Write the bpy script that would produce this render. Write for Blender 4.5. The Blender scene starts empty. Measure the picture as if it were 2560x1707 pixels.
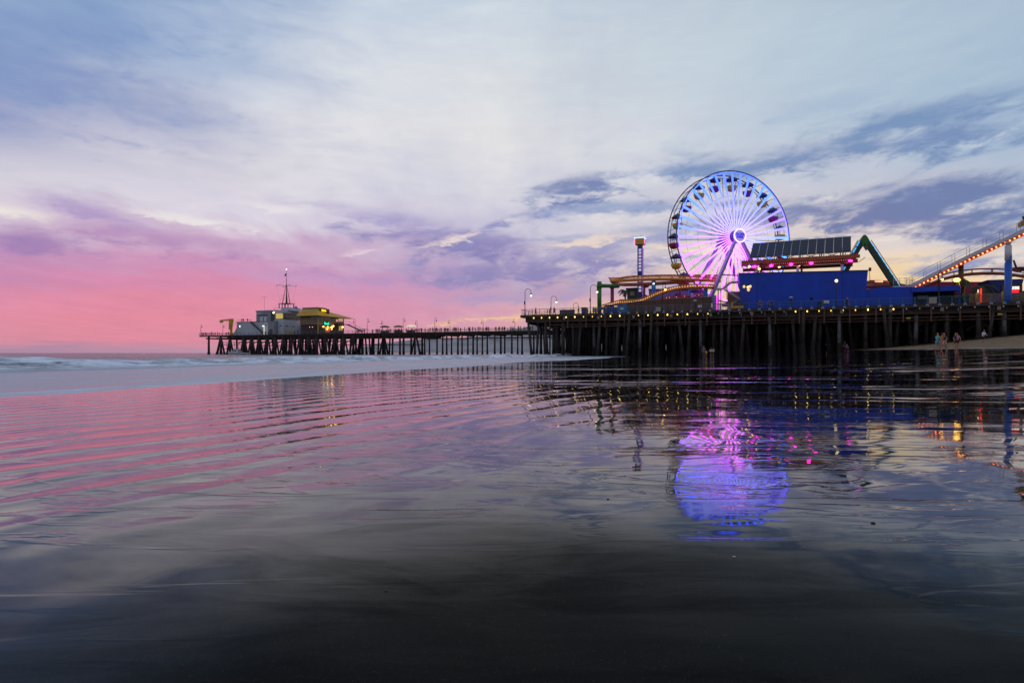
import bpy, math, random
from mathutils import Vector, Matrix, noise as mnoise
R = math.radians
SC = bpy.context.scene
COL = SC.collection
F, HZ, CZ = 1422.2, 882.0, 0.65          # focal length in photo pixels, horizon row, eye height
# ---------------------------------------------------------------- pier frame: u along the pier edge, v inwards, z up
P0 = (2.4, 113.0)
DU = (0.9255, -0.3787); DN = (0.3787, 0.9255)
PANG = math.atan2(DU[1], DU[0])
DZ = 8.05                                 # deck height
def UV(px, v):
    t = (px - 1280.0) / F
    u = (t * (P0[1] + v * DN[1]) - P0[0] - v * DN[0]) / (DU[0] - t * DU[1])
    return u, P0[1] + v * DN[1] + u * DU[1]
def PU(px, py, v):
    u, Y = UV(px, v)
    return (u, v, CZ + (HZ - py) / F * Y)
def VofU(px, u):
    t = (px - 1280.0) / F
    return (t * (P0[1] + u * DU[1]) - P0[0] - u * DU[0]) / (DN[0] - t * DN[1])
def WP(u, v, z=0.0):
    return Vector((P0[0] + u * DU[0] + v * DN[0], P0[1] + u * DU[1] + v * DN[1], z))
def XY(px, Y):
    return (px - 1280.0) / F * Y
# ---------------------------------------------------------------- beach height
SI = Vector((0.955, -0.2966))             # inland direction
ZI = [(-60, -1.2), (-14, -0.12), (-10.9, -0.03), (-3, 0.0), (4, 0.01), (9, .13), (14, .38), (24, .95), (34, 1.75), (46, 3.2), (60, 4.4), (90, 5.0), (400, 5.0)]
def inl(x, y): return x * SI.x + y * SI.y
def ground_z(x, y):
    i = inl(x, y)
    if i <= ZI[0][0]: return ZI[0][1]
    for (a, za), (b, zb) in zip(ZI, ZI[1:]):
        if i <= b:
            t = (i - a) / (b - a)
            return za + (zb - za) * t
    return ZI[-1][1]
# ---------------------------------------------------------------- colour helpers
def lin(c):
    c = c / 255.0
    return c / 12.92 if c <= 0.04045 else ((c + 0.055) / 1.055) ** 2.4
def C(r, g, b): return (lin(r), lin(g), lin(b), 1.0)
# ---------------------------------------------------------------- node helpers
class NT:
    def __init__(s, tree): s.t = tree; s.n = tree.nodes; s.l = tree.links
    def node(s, typ, **kw):
        n = s.n.new(typ)
        for k, v in kw.items(): setattr(n, k, v)
        return n
    def _in(s, sock, v):
        if v is None: return
        if hasattr(v, 'is_output') or isinstance(v, bpy.types.NodeSocket): s.l.new(v, sock)
        else: sock.default_value = v
    def math(s, op, a, b=None, c=None, clamp=False):
        n = s.node('ShaderNodeMath', operation=op, use_clamp=clamp)
        s._in(n.inputs[0], a); s._in(n.inputs[1], b); s._in(n.inputs[2], c)
        return n.outputs[0]
    def vmath(s, op, a, b=None):
        n = s.node('ShaderNodeVectorMath', operation=op)
        s._in(n.inputs[0], a); s._in(n.inputs[1], b)
        return n.outputs[0] if op not in ('LENGTH', 'DOT_PRODUCT', 'DISTANCE') else n.outputs['Value']
    def rng(s, v, a, b, c=0.0, d=1.0, typ='LINEAR'):
        n = s.node('ShaderNodeMapRange', interpolation_type=typ)
        n.clamp = True
        s._in(n.inputs[0], v)
        for i, x in zip((1, 2, 3, 4), (a, b, c, d)): n.inputs[i].default_value = x
        return n.outputs[0]
    def mix(s, f, a, b, blend='MIX'):
        n = s.node('ShaderNodeMix', data_type='RGBA', blend_type=blend)
        s._in(n.inputs[0], f); s._in(n.inputs[6], a); s._in(n.inputs[7], b)
        return n.outputs[2]
    def fmix(s, f, a, b):
        n = s.node('ShaderNodeMix', data_type='FLOAT')
        s._in(n.inputs[0], f); s._in(n.inputs[2], a); s._in(n.inputs[3], b)
        return n.outputs[0]
    def ramp(s, v, stops, interp='LINEAR'):
        n = s.node('ShaderNodeValToRGB')
        cr = n.color_ramp; cr.interpolation = interp
        while len(cr.elements) < len(stops): cr.elements.new(0.5)
        for e, (p, c) in zip(cr.elements, stops): e.position = p
        for e, (p, c) in zip(cr.elements, stops): e.color = c
        s._in(n.inputs[0], v)
        return n.outputs[0]
    def noise(s, vec, scale, detail=4, rough=.55, dist=0.0, dims='3D', norm=True):
        n = s.node('ShaderNodeTexNoise', noise_dimensions=dims)
        s._in(n.inputs['Vector'], vec)
        n.inputs['Scale'].default_value = scale; n.inputs['Detail'].default_value = detail
        n.inputs['Roughness'].default_value = rough; n.inputs['Distortion'].default_value = dist
        return n.outputs[0]
    def mapping(s, vec, loc=(0,0,0), rot=(0,0,0), scale=(1,1,1), typ='POINT'):
        n = s.node('ShaderNodeMapping', vector_type=typ)
        s._in(n.inputs[0], vec)
        if typ != 'NORMAL': n.inputs['Location'].default_value = loc
        n.inputs['Rotation'].default_value = rot; n.inputs['Scale'].default_value = scale
        return n.outputs[0]
    def sep(s, v):
        n = s.node('ShaderNodeSeparateXYZ'); s._in(n.inputs[0], v); return n.outputs
    def comb(s, x, y, z=0.0):
        n = s.node('ShaderNodeCombineXYZ')
        s._in(n.inputs[0], x); s._in(n.inputs[1], y); s._in(n.inputs[2], z)
        return n.outputs[0]
MATS = {}
def mat(name, rgb, rough=.6, metal=0.0, var=.25, scale=3.0, bump=0.0, stretch=(1,1,1), second=None, spec=.5, planks=None):
    if name in MATS: return MATS[name]
    m = bpy.data.materials.new(name); m.use_nodes = True
    t = NT(m.node_tree); b = t.n['Principled BSDF']
    tc = t.node('ShaderNodeTexCoord').outputs['Object']
    v = t.mapping(tc, scale=stretch)
    n = t.noise(v, scale, 5, .6)
    n2 = t.noise(v, scale * 7, 3, .6)
    col = C(*rgb)
    dark = tuple(c * (1 - var) for c in col[:3]) + (1,)
    lite = tuple(min(1, c * (1 + var)) for c in col[:3]) + (1,)
    c = t.mix(t.rng(n, .3, .7), dark, lite)
    if second: c = t.mix(t.rng(n2, .52, .62), c, C(*second))
    else: c = t.mix(t.math('MULTIPLY', t.rng(n2, .4, .7), var * .7), c, dark)
    if planks:
        ax, wd = planks[:2]; lw = planks[2] if len(planks) > 2 else .1
        s_ = t.sep(tc)[ax]
        fr = t.math('FRACT', t.math('DIVIDE', s_, wd))
        line = t.math('LESS_THAN', fr, lw)
        cell = t.math('FLOOR', t.math('DIVIDE', s_, wd))
        wn = t.node('ShaderNodeTexWhiteNoise', noise_dimensions='1D'); t.l.new(cell, wn.inputs['W'])
        c = t.mix(t.math('MULTIPLY', wn.outputs[0], .35), c, dark)
        c = t.mix(t.math('MULTIPLY', line, .7), c, tuple(x * .3 for x in col[:3]) + (1,))
    t.l.new(c, b.inputs['Base Color'])
    b.inputs['Roughness'].default_value = rough; b.inputs['Metallic'].default_value = metal
    b.inputs['Specular IOR Level'].default_value = spec
    if bump:
        bn = t.node('ShaderNodeBump'); bn.inputs['Distance'].default_value = bump; bn.inputs['Strength'].default_value = 1
        t.l.new(n2, bn.inputs['Height']); t.l.new(bn.outputs[0], b.inputs['Normal'])
    MATS[name] = m
    return m
def emat(name, rgb, strength):
    if name in MATS: return MATS[name]
    m = bpy.data.materials.new(name); m.use_nodes = True
    b = m.node_tree.nodes['Principled BSDF']
    b.inputs['Base Color'].default_value = C(*rgb); b.inputs['Roughness'].default_value = .4
    b.inputs['Emission Color'].default_value = C(*rgb); b.inputs['Emission Strength'].default_value = strength
    m.cycles.emission_sampling = 'AUTO'
    MATS[name] = m
    return m
# ---------------------------------------------------------------- mesh builder
ORG = {}
class MB:
    def __init__(s): s.v = []; s.f = []; s.sm = []; s.mi = []; s.cm = 0
    def add(s, vs, fs, smooth=False):
        b = len(s.v); s.v += [tuple(p) for p in vs]
        for f in fs: s.f.append(tuple(b + i for i in f)); s.sm.append(smooth); s.mi.append(s.cm)
        return s
    def box(s, u0, u1, v0, v1, z0, z1):
        vs = [(u0,v0,z0),(u1,v0,z0),(u1,v1,z0),(u0,v1,z0),(u0,v0,z1),(u1,v0,z1),(u1,v1,z1),(u0,v1,z1)]
        return s.add(vs, [(0,3,2,1),(4,5,6,7),(0,1,5,4),(1,2,6,5),(2,3,7,6),(3,0,4,7)])
    def beam(s, p, q, w, h=None, up=(0,0,1), w2=None, h2=None):
        h = h or w; w2 = w2 or w; h2 = h2 or h
        p = Vector(p); q = Vector(q); d = (q - p).normalized(); up = Vector(up)
        if abs(d.dot(up)) > .98: up = Vector((0,1,0))
        a = d.cross(up).normalized(); b = a.cross(d).normalized()
        vs = []
        for c, ww, hh in ((p, w, h), (q, w2, h2)):
            for i, j in ((-1,-1),(1,-1),(1,1),(-1,1)): vs.append(c + a * (i * ww / 2) + b * (j * hh / 2))
        return s.add(vs, [(0,1,2,3)[::-1],(4,5,6,7),(0,1,5,4),(1,2,6,5),(2,3,7,6),(3,0,4,7)])
    def tube(s, pts, r, n=8, closed=False, cap=True):
        pts = [Vector(p) for p in pts]; k = len(pts)
        rs = r if isinstance(r, (list, tuple)) else [r] * k
        vs = []; prev = None
        for i, p in enumerate(pts):
            if closed: d = pts[(i + 1) % k] - pts[i - 1]
            else: d = pts[min(i + 1, k - 1)] - pts[max(i - 1, 0)]
            d.normalize()
            if prev is None:
                up = Vector((0,0,1)) if abs(d.z) < .95 else Vector((1,0,0))
                a = d.cross(up).normalized()
            else:
                a = (prev - d * prev.dot(d)).normalized()
            prev = a; b = d.cross(a)
            for j in range(n):
                an = 2 * math.pi * j / n
                vs.append(p + a * (rs[i] * math.cos(an)) + b * (rs[i] * math.sin(an)))
        fs = []
        for i in range(k if closed else k - 1):
            i2 = (i + 1) % k
            for j in range(n):
                j2 = (j + 1) % n
                fs.append((i*n+j, i*n+j2, i2*n+j2, i2*n+j))
        s.add(vs, fs, True)
        if cap and not closed:
            b = len(s.v) - len(vs)
            s.f.append(tuple(b + j for j in range(n))[::-1]); s.sm.append(False); s.mi.append(s.cm)
            s.f.append(tuple(b + (k-1)*n + j for j in range(n))); s.sm.append(False); s.mi.append(s.cm)
        return s
    def ball(s, c, r, seg=10, rings=6, sc=(1,1,1)):
        vs = []; fs = []
        for i in range(rings + 1):
            th = math.pi * i / rings
            for j in range(seg):
                ph = 2 * math.pi * j / seg
                vs.append((c[0] + r*sc[0]*math.sin(th)*math.cos(ph), c[1] + r*sc[1]*math.sin(th)*math.sin(ph), c[2] + r*sc[2]*math.cos(th)))
        for i in range(rings):
            for j in range(seg):
                fs.append((i*seg+j, (i+1)*seg+j, (i+1)*seg+(j+1)%seg, i*seg+(j+1)%seg))
        return s.add(vs, fs, True)
    def lathe(s, c, prof, n=12, smooth=True):
        vs = []; fs = []
        for r, z in prof:
            for j in range(n):
                an = 2*math.pi*j/n
                vs.append((c[0] + r*math.cos(an), c[1] + r*math.sin(an), c[2] + z))
        for i in range(len(prof)-1):
            for j in range(n):
                fs.append((i*n+j, i*n+(j+1)%n, (i+1)*n+(j+1)%n, (i+1)*n+j))
        fs.append(tuple(range(n))[::-1]); fs.append(tuple((len(prof)-1)*n + j for j in range(n)))
        return s.add(vs, fs, smooth)
    def prism(s, poly, v0, v1, sh=0.0):
        """poly = (u,z) outline, extruded from v0 to v1"""
        n = len(poly)
        vs = [(p[0], v0, p[1]) for p in poly] + [(p[0] + sh, v1, p[1]) for p in poly]
        fs = [tuple(range(n)), tuple(range(n, 2*n))[::-1]]
        for i in range(n):
            j = (i + 1) % n
            fs.append((i, i + n, j + n, j))
        return s.add(vs, fs)
    def build(s, name, m, parent=None, org=(0,0,0)):
        if parent is not None: org = ORG[parent.name]
        me = bpy.data.meshes.new(name)
        ox, oy, oz = org
        me.from_pydata([(x-ox, y-oy, z-oz) for x, y, z in s.v], [], s.f)
        me.polygons.foreach_set('use_smooth', s.sm)
        ms = m if isinstance(m, (list, tuple)) else [m]
        for q in ms: me.materials.append(q)
        me.polygons.foreach_set('material_index', s.mi)
        me.update()
        o = bpy.data.objects.new(name, me); COL.objects.link(o)
        if parent is not None: o.parent = parent
        ORG[o.name] = org
        return o
def tag(o, label=None, cat=None, group=None, kind=None):
    if label: o['label'] = label
    if cat: o['category'] = cat
    if group: o['group'] = group
    if kind: o['kind'] = kind
    return o
def thing(name, label, cat, org=(0,0,0), group=None, frame='P', rz=None):
    o = bpy.data.objects.new(name, None); COL.objects.link(o)
    o.empty_display_size = .5
    if frame == 'P':
        o.location = WP(*org); o.rotation_euler = (0, 0, PANG if rz is None else rz)
    else:
        o.location = org; o.rotation_euler = (0, 0, rz or 0)
    ORG[o.name] = tuple(org)
    return tag(o, label, cat, group)
def single(mb, name, label, cat, m, org, group=None, frame='P', kind=None):
    o = mb.build(name, m, None, org)
    if frame == 'P': o.location = WP(*org); o.rotation_euler = (0, 0, PANG)
    else: o.location = org
    return tag(o, label, cat, group, kind)
KIDS = {}
def copy_tree(o, parent=None):
    c = o.copy(); COL.objects.link(c); c.parent = parent
    if parent is not None:
        for k in ('label', 'category', 'group'):
            if k in c: del c[k]
    ORG[c.name] = ORG.get(o.name, (0,0,0))
    kids = list(o.children)
    for ch in kids: copy_tree(ch, c)
    return c
def textmesh(txt, size, mtx, name, m, parent, depth=.03, bold=0.0, align='CENTER'):
    """mtx places the text's own xy plane in the parent's frame coordinates (already relative)"""
    cu = bpy.data.curves.new('lettering', 'FONT'); cu.body = txt; cu.size = size; cu.extrude = depth
    cu.offset = bold; cu.align_x = align; cu.align_y = 'CENTER'; cu.resolution_u = 3; cu.space_line = .85
    o = bpy.data.objects.new('lettering_source', cu); COL.objects.link(o)
    dg = bpy.context.evaluated_depsgraph_get()
    me = bpy.data.meshes.new_from_object(o.evaluated_get(dg))
    bpy.data.objects.remove(o); bpy.data.curves.remove(cu)
    me.transform(mtx); me.materials.clear(); me.materials.append(m)
    ob = bpy.data.objects.new(name, me); COL.objects.link(ob); ob.parent = parent
    ORG[ob.name] = ORG[parent.name]
    return ob
# ================================================================ SKY
def build_world():
    w = bpy.data.worlds.new("World"); SC.world = w; w.use_nodes = True
    t = NT(w.node_tree); bg = t.n['Background']
    S = 2560 / 2352.0
    xs = [0, 400, 800, 1200, 1600, 2000, 2352]
    rows = [
     (-900, [(146,158,184),(150,162,186),(158,168,188),(158,168,188),(154,164,184),(148,160,182),(142,156,178)]),
     (-350, [(132,154,192),(140,160,196),(162,178,202),(170,184,204),(162,178,200),(150,168,194),(142,162,190)]),
     (0,   [(152,178,212),(150,176,212),(188,204,226),(206,218,230),(192,208,222),(178,198,218),(170,192,214)]),
     (100, [(128,156,202),(142,168,208),(204,216,232),(214,224,234),(196,211,224),(180,201,219),(168,191,213)]),
     (205, [(130,154,198),(174,184,212),(222,227,234),(212,218,226),(191,208,222),(174,197,217),(166,190,213)]),
     (310, [(168,172,206),(198,200,219),(226,228,234),(219,221,228),(204,213,226),(178,196,217),(164,188,214)]),
     (390, [(210,208,222),(210,209,222),(219,220,230),(216,217,226),(204,211,225),(196,203,218),(178,196,217)]),
     (480, [(230,226,234),(224,220,232),(214,214,232),(204,208,226),(212,212,222),(204,202,214),(188,194,212)]),
     (560, [(184,150,196),(200,156,194),(204,182,210),(188,184,214),(222,214,216),(232,218,210),(214,206,206)]),
     (635, [(206,142,184),(224,144,182),(206,150,190),(176,164,204),(228,206,196),(255,226,168),(250,216,166)]),
     (720, [(236,146,168),(244,144,164),(226,150,180),(220,168,190),(252,208,166),(254,222,164),(250,210,158)]),
     (775, [(230,148,168),(242,142,160),(224,150,176),(228,168,176),(246,204,168),(248,214,172),(240,204,168)]),
     (811, [(178,144,172),(192,150,174),(200,154,178),(208,162,174),(216,180,172),(220,186,164),(212,178,160)]),
    ]
    def samp(px, py):
        x = px / S; y = py / S
        x = min(max(x, 0), 2352); y = min(max(y, rows[0][0]), 811)
        for (ya, ra), (yb, rb) in zip(rows, rows[1:]):
            if y <= yb: break
        ty = (y - ya) / (yb - ya)
        k = 0
        while k < 5 and x > xs[k+1]: k += 1
        tx = (x - xs[k]) / (xs[k+1] - xs[k])
        out = []
        for c in range(3):
            a = ra[k][c] + (ra[k+1][c] - ra[k][c]) * tx
            b = rb[k][c] + (rb[k+1][c] - rb[k][c]) * tx
            out.append(lin(a + (b - a) * ty))
        return out
    d = t.node('ShaderNodeTexCoord').outputs['Generated']
    d = t.vmath('NORMALIZE', d)
    x, y, z = t.sep(d)[0:3]
    hor = t.math('SQRT', t.math('ADD', t.math('MULTIPLY', x, x), t.math('MULTIPLY', y, y)))
    hor = t.math('MAXIMUM', hor, .02)
    q = t.math('DIVIDE', z, hor)                       # tan(elevation)
    A = t.math('ARCTAN2', x, y)
    zc = t.math('ADD', t.math('MAXIMUM', z, 0.0), .045)
    cp = t.comb(t.math('DIVIDE', x, zc), t.math('DIVIDE', y, zc), 0.0)   # cloud layer plane
    n1 = t.noise(t.mapping(cp, scale=(1, .42, 1)), .55, 6, .62, .6)
    n2 = t.noise(t.mapping(cp, loc=(7,3,0), rot=(0,0,R(-8)), scale=(1, .3, 1)), 1.7, 6, .62, .8)
    n3 = t.noise(t.comb(t.math('MULTIPLY', A, 1.0), t.math('MULTIPLY', q, 3.2), 4.0), 5.0, 7, .6, .4)
    n4 = t.noise(t.comb(t.math('MULTIPLY', A, 1.0), t.math('MULTIPLY', q, 3.6), 9.0), 17.0, 6, .62, .6)
    c1 = t.math('SUBTRACT', n1, .5); c2 = t.math('SUBTRACT', n2, .5); c3 = t.math('SUBTRACT', n3, .5); c4 = t.math('SUBTRACT', n4, .5)
    lowf = t.rng(q, 0.0, .12, .25, 1.0)
    Aw = t.math('ADD', A, t.math('MULTIPLY', t.math('ADD', t.math('MULTIPLY', c3, .35), t.math('MULTIPLY', c1, .2)), lowf))
    qw = t.math('ADD', q, t.math('MULTIPLY', t.math('ADD', t.math('MULTIPLY', c3, .10), t.math('MULTIPLY', c2, .07)), lowf))
    east = [(0, (.30,.32,.42)), (.06, (.36,.35,.46)), (.2, (.42,.42,.54)), (.45, (.40,.44,.57)), (1.2, (.30,.34,.44))]
    def eastc(qq):
        for (a, ca), (b, cb) in zip(east, east[1:]):
            if qq <= b:
                k = (qq - a) / (b - a); return [ca[i] + (cb[i] - ca[i]) * k for i in range(3)]
        return list(east[-1][1])
    azs = [-.76, -.62, -.45, -.25, -.05, .15, .3, .45, .6, .76]
    qs = [0.0, .022, .045, .07, .1, .135, .175, .225, .29, .37, .47, .62, .85, 1.3]
    f = t.rng(Aw, -math.pi, math.pi, 0, 1)
    cur = None
    for k, qq in enumerate(qs):
        st = []
        e = eastc(qq)
        st.append((0.0, tuple(e) + (1,)))
        st.append((.5 - 1.9/(2*math.pi), tuple(e[i]*1.15 for i in range(3)) + (1,)))
        for a in azs:
            c = samp(1280 + F*math.tan(a), HZ - F*qq/math.cos(a))
            st.append((.5 + a/(2*math.pi), tuple(c) + (1,)))
        st.append((.5 + 1.9/(2*math.pi), tuple(e[i]*1.25 for i in range(3)) + (1,)))
        st.append((1.0, tuple(e) + (1,)))
        rc = t.ramp(f, st)
        cur = rc if cur is None else t.mix(t.rng(qw, qs[k-1], qq, 0, 1, 'SMOOTHSTEP'), cur, rc)
    # gnomonic plane for the separate cloud banks (only in front)
    ys = t.math('MAXIMUM', y, .08)
    g = t.comb(t.math('DIVIDE', x, ys), t.math('DIVIDE', z, ys), 0.0)
    front = t.rng(y, .1, .3)
    # soft streaks: brighten and darken
    tex = t.math('ADD', t.math('MULTIPLY', c2, .9), t.math('ADD', t.math('MULTIPLY', c3, .8), t.math('MULTIPLY', c4, .35)))
    texm = t.math('MULTIPLY', tex, t.rng(q, 0.0, .06, .3, 1))
    mul = t.math('ADD', 1.0, t.math('MULTIPLY', texm, .42))
    cur = t.mix(1.0, cur, t.comb(mul, t.math('ADD', 1.0, t.math('MULTIPLY', texm, .34)), t.math('ADD', 1.0, t.math('MULTIPLY', texm, .17))), 'MULTIPLY')
    banks = [ # x, y (2352 px), a, b, angle, colour, strength, softness
      (60, 150, 520, 170, 18, (122,150,200), .55, 1.0),
      (250, 225, 330, 90, -14, (136,154,200), .45, .9),
      (1640, 388, 240, 20, 5, (140,165,205), .85, .8),
      (1850, 360, 420, 40, 7, (124,148,190), .9, .95),
      (2230, 318, 300, 48, 7, (120,146,190), .9, .95),
      (2150, 262, 330, 40, 12, (122,150,192), .85, .8),
      (1900, 235, 200, 22, 14, (166,188,214), .6, .9),
      (1318, 432, 115, 32, 12, (122,138,184), .95, .7),
      (1420, 482, 200, 22, 4, (144,162,202), .85, .7),
      (2160, 452, 480, 54, 7, (114,132,178), .95, .8),
      (2060, 506, 440, 48, -3, (116,128,174), .95, .7),
      (2330, 470, 260, 62, -2, (112,130,176), .9, .8),
      (1560, 530, 300, 30, 8, (160,170,206), .75, .8),
      (1370, 590, 330, 34, 9, (158,158,200), .85, .8),
      (1080, 560, 330, 46, -8, (138,134,188), .9, .9),
      (890, 505, 230, 26, -10, (166,158,206), .7, .9),
      (1150, 520, 110, 20, 20, (140,146,198), .9, .7),
      (1180, 625, 320, 36, 2, (144,138,190), .9, .8),
      (1480, 655, 260, 22, 3, (184,174,204), .7, .8),
      (1250, 676, 330, 20, 2, (176,156,198), .6, .8),
      (200, 486, 150, 30, -14, (176,156,204), .85, .8),
      (330, 548, 420, 28, -8, (176,134,186), .65, .8),
      (60, 555, 280, 34, -4, (160,128,184), .75, .8),
      (760, 640, 360, 26, -6, (196,154,202), .45, .9),
      (2260, 606, 190, 15, 6, (150,158,194), .95, .6),
      (2330, 622, 130, 18, 0, (152,158,194), .9, .6),
      (2020, 598, 70, 5, 3, (200,190,186), .6, .7),
      (420, 500, 200, 12, -8, (240,238,236), .7, .9),
      (20, 490, 130, 22, -10, (242,238,230), .8, .9),
      (640, 480, 200, 14, -3, (238,236,238), .6, .9),
      (1570, 490, 260, 14, 6, (226,224,228), .6, .9),
      (1040, 545, 90, 9, 14, (240,224,218), .75, .8),
      (850, 580, 60, 8, 4, (240,222,226), .7, .8),
      (1560, 568, 170, 13, 4, (250,234,206), .8, .8),
      (1350, 552, 120, 10, 10, (246,226,206), .7, .8),
      (1900, 565, 200, 8, 2, (250,226,192), .5, .8),
      (1120, 733, 110, 5, 3, (255,214,150), .9, .8),
      (1330, 722, 200, 9, 3, (255,208,146), .85, .8),
      (1430, 703, 120, 8, 4, (255,218,168), .7, .8),
    ]
    n5 = t.noise(t.comb(t.math('ADD', A, t.math('MULTIPLY', q, -.5)), t.math('MULTIPLY', q, 2.6), 2.0), 11.0, 8, .66, .35)
    c5 = t.math('SUBTRACT', n5, .5)
    wob = t.comb(t.math('MULTIPLY', c3, .12), t.math('ADD', t.math('MULTIPLY', c5, .05), t.math('MULTIPLY', c4, .03)), 0.0)
    gw = t.vmath('ADD', g, wob)
    det = t.math('ADD', t.math('MULTIPLY', c5, 3.0), t.math('ADD', t.math('MULTIPLY', c4, .8), t.math('MULTIPLY', c2, .6)))
    inner = t.math('ADD', 1.0, t.math('MULTIPLY', t.math('ADD', c4, c5), 1.1), clamp=False)
    # broken patches drifting between the banks
    gU = t.math('DIVIDE', x, ys)
    reg = t.math('MULTIPLY', t.math('MULTIPLY', t.rng(gU, -.15, .25), t.rng(q, .40, .22)), t.math('MULTIPLY', t.rng(q, .03, .09), front))
    pk = t.math('MULTIPLY', t.math('MULTIPLY', t.rng(t.math('ADD', n5, t.math('MULTIPLY', c3, .5)), .52, .70, 0, 1, 'SMOOTHSTEP'), reg), .75)
    cur = t.mix(pk, cur, t.mix(t.rng(q, .10, .2), (.50,.47,.62,1), (.30,.39,.58,1)))
    pk2 = t.math('MULTIPLY', t.math('MULTIPLY', t.rng(t.math('ADD', n5, t.math('MULTIPLY', c3, -.5)), .40, .28, 0, 1, 'SMOOTHSTEP'), reg), .5)
    cur = t.mix(pk2, cur, (.86,.82,.80,1))
    for (bx, by, a, b, ang, col, st, so) in banks:
        gx = (bx*S - 1280)/F; gy = (HZ - by*S)/F
        m = t.mapping(gw, loc=(gx, gy, 0), rot=(0, 0, R(ang)), scale=(a*S/F, b*S/F, 1), typ='TEXTURE')
        r = t.vmath('LENGTH', m)
        k = t.math('ADD', t.math('SUBTRACT', 1.0, r), det)
        k = t.math('MULTIPLY', t.rng(k, -.25, so*1.15, 0, 1, 'SMOOTHSTEP'), t.math('MULTIPLY', t.math('MULTIPLY', front, inner), st), clamp=True)
        cur = t.mix(k, cur, C(*col))
    # below the horizon
    cur = t.mix(t.rng(z, -.02, 0.0), (.05,.05,.06,1), cur)
    cur = t.mix(1.0, cur, (1.01, .985, .965, 1), 'MULTIPLY')
    t.l.new(cur, bg.inputs[0]); bg.inputs[1].default_value = 1.0
    w.cycles.sampling_method = 'NONE'
build_world()
cam = bpy.data.objects.new('camera', bpy.data.cameras.new('camera')); COL.objects.link(cam)
cam.location = (0, 0, CZ); cam.rotation_euler = (R(90), 0, 0)
cam.data.sensor_width = 36; cam.data.lens = F/2560*36; cam.data.shift_y = 28.5/2560
cam.data.clip_start = .05; cam.data.clip_end = 40000
SC.camera = cam
SC.view_settings.view_transform = 'Standard'; SC.view_settings.look = 'None'
SC.view_settings.exposure = 0; SC.view_settings.gamma = 1
SC.render.engine = 'CYCLES'
SC.cycles.max_bounces = 5; SC.cycles.diffuse_bounces = 2; SC.cycles.glossy_bounces = 3; SC.cycles.transmission_bounces = 2
SC.cycles.use_denoising = True; SC.cycles.sample_clamp_indirect = 6
SC.cycles.caustics_reflective = False; SC.cycles.caustics_refractive = False

def build_haze():
    me = MB(); me.box(-9500, 9500, -300, 8800, -6, 440)
    m = bpy.data.materials.new('sea_haze'); m.use_nodes = True
    nt = m.node_tree; nt.nodes.remove(nt.nodes['Principled BSDF'])
    v = nt.nodes.new('ShaderNodeVolumePrincipled'); v.inputs['Color'].default_value = (.86, .88, 1.0, 1)
    v.inputs['Density'].default_value = HAZE; v.inputs['Anisotropy'].default_value = .75
    nt.links.new(v.outputs[0], nt.nodes['Material Output'].inputs['Volume'])
    tag(me.build('haze', m), kind='stuff')
HAZE = 2e-5
build_haze()
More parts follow.
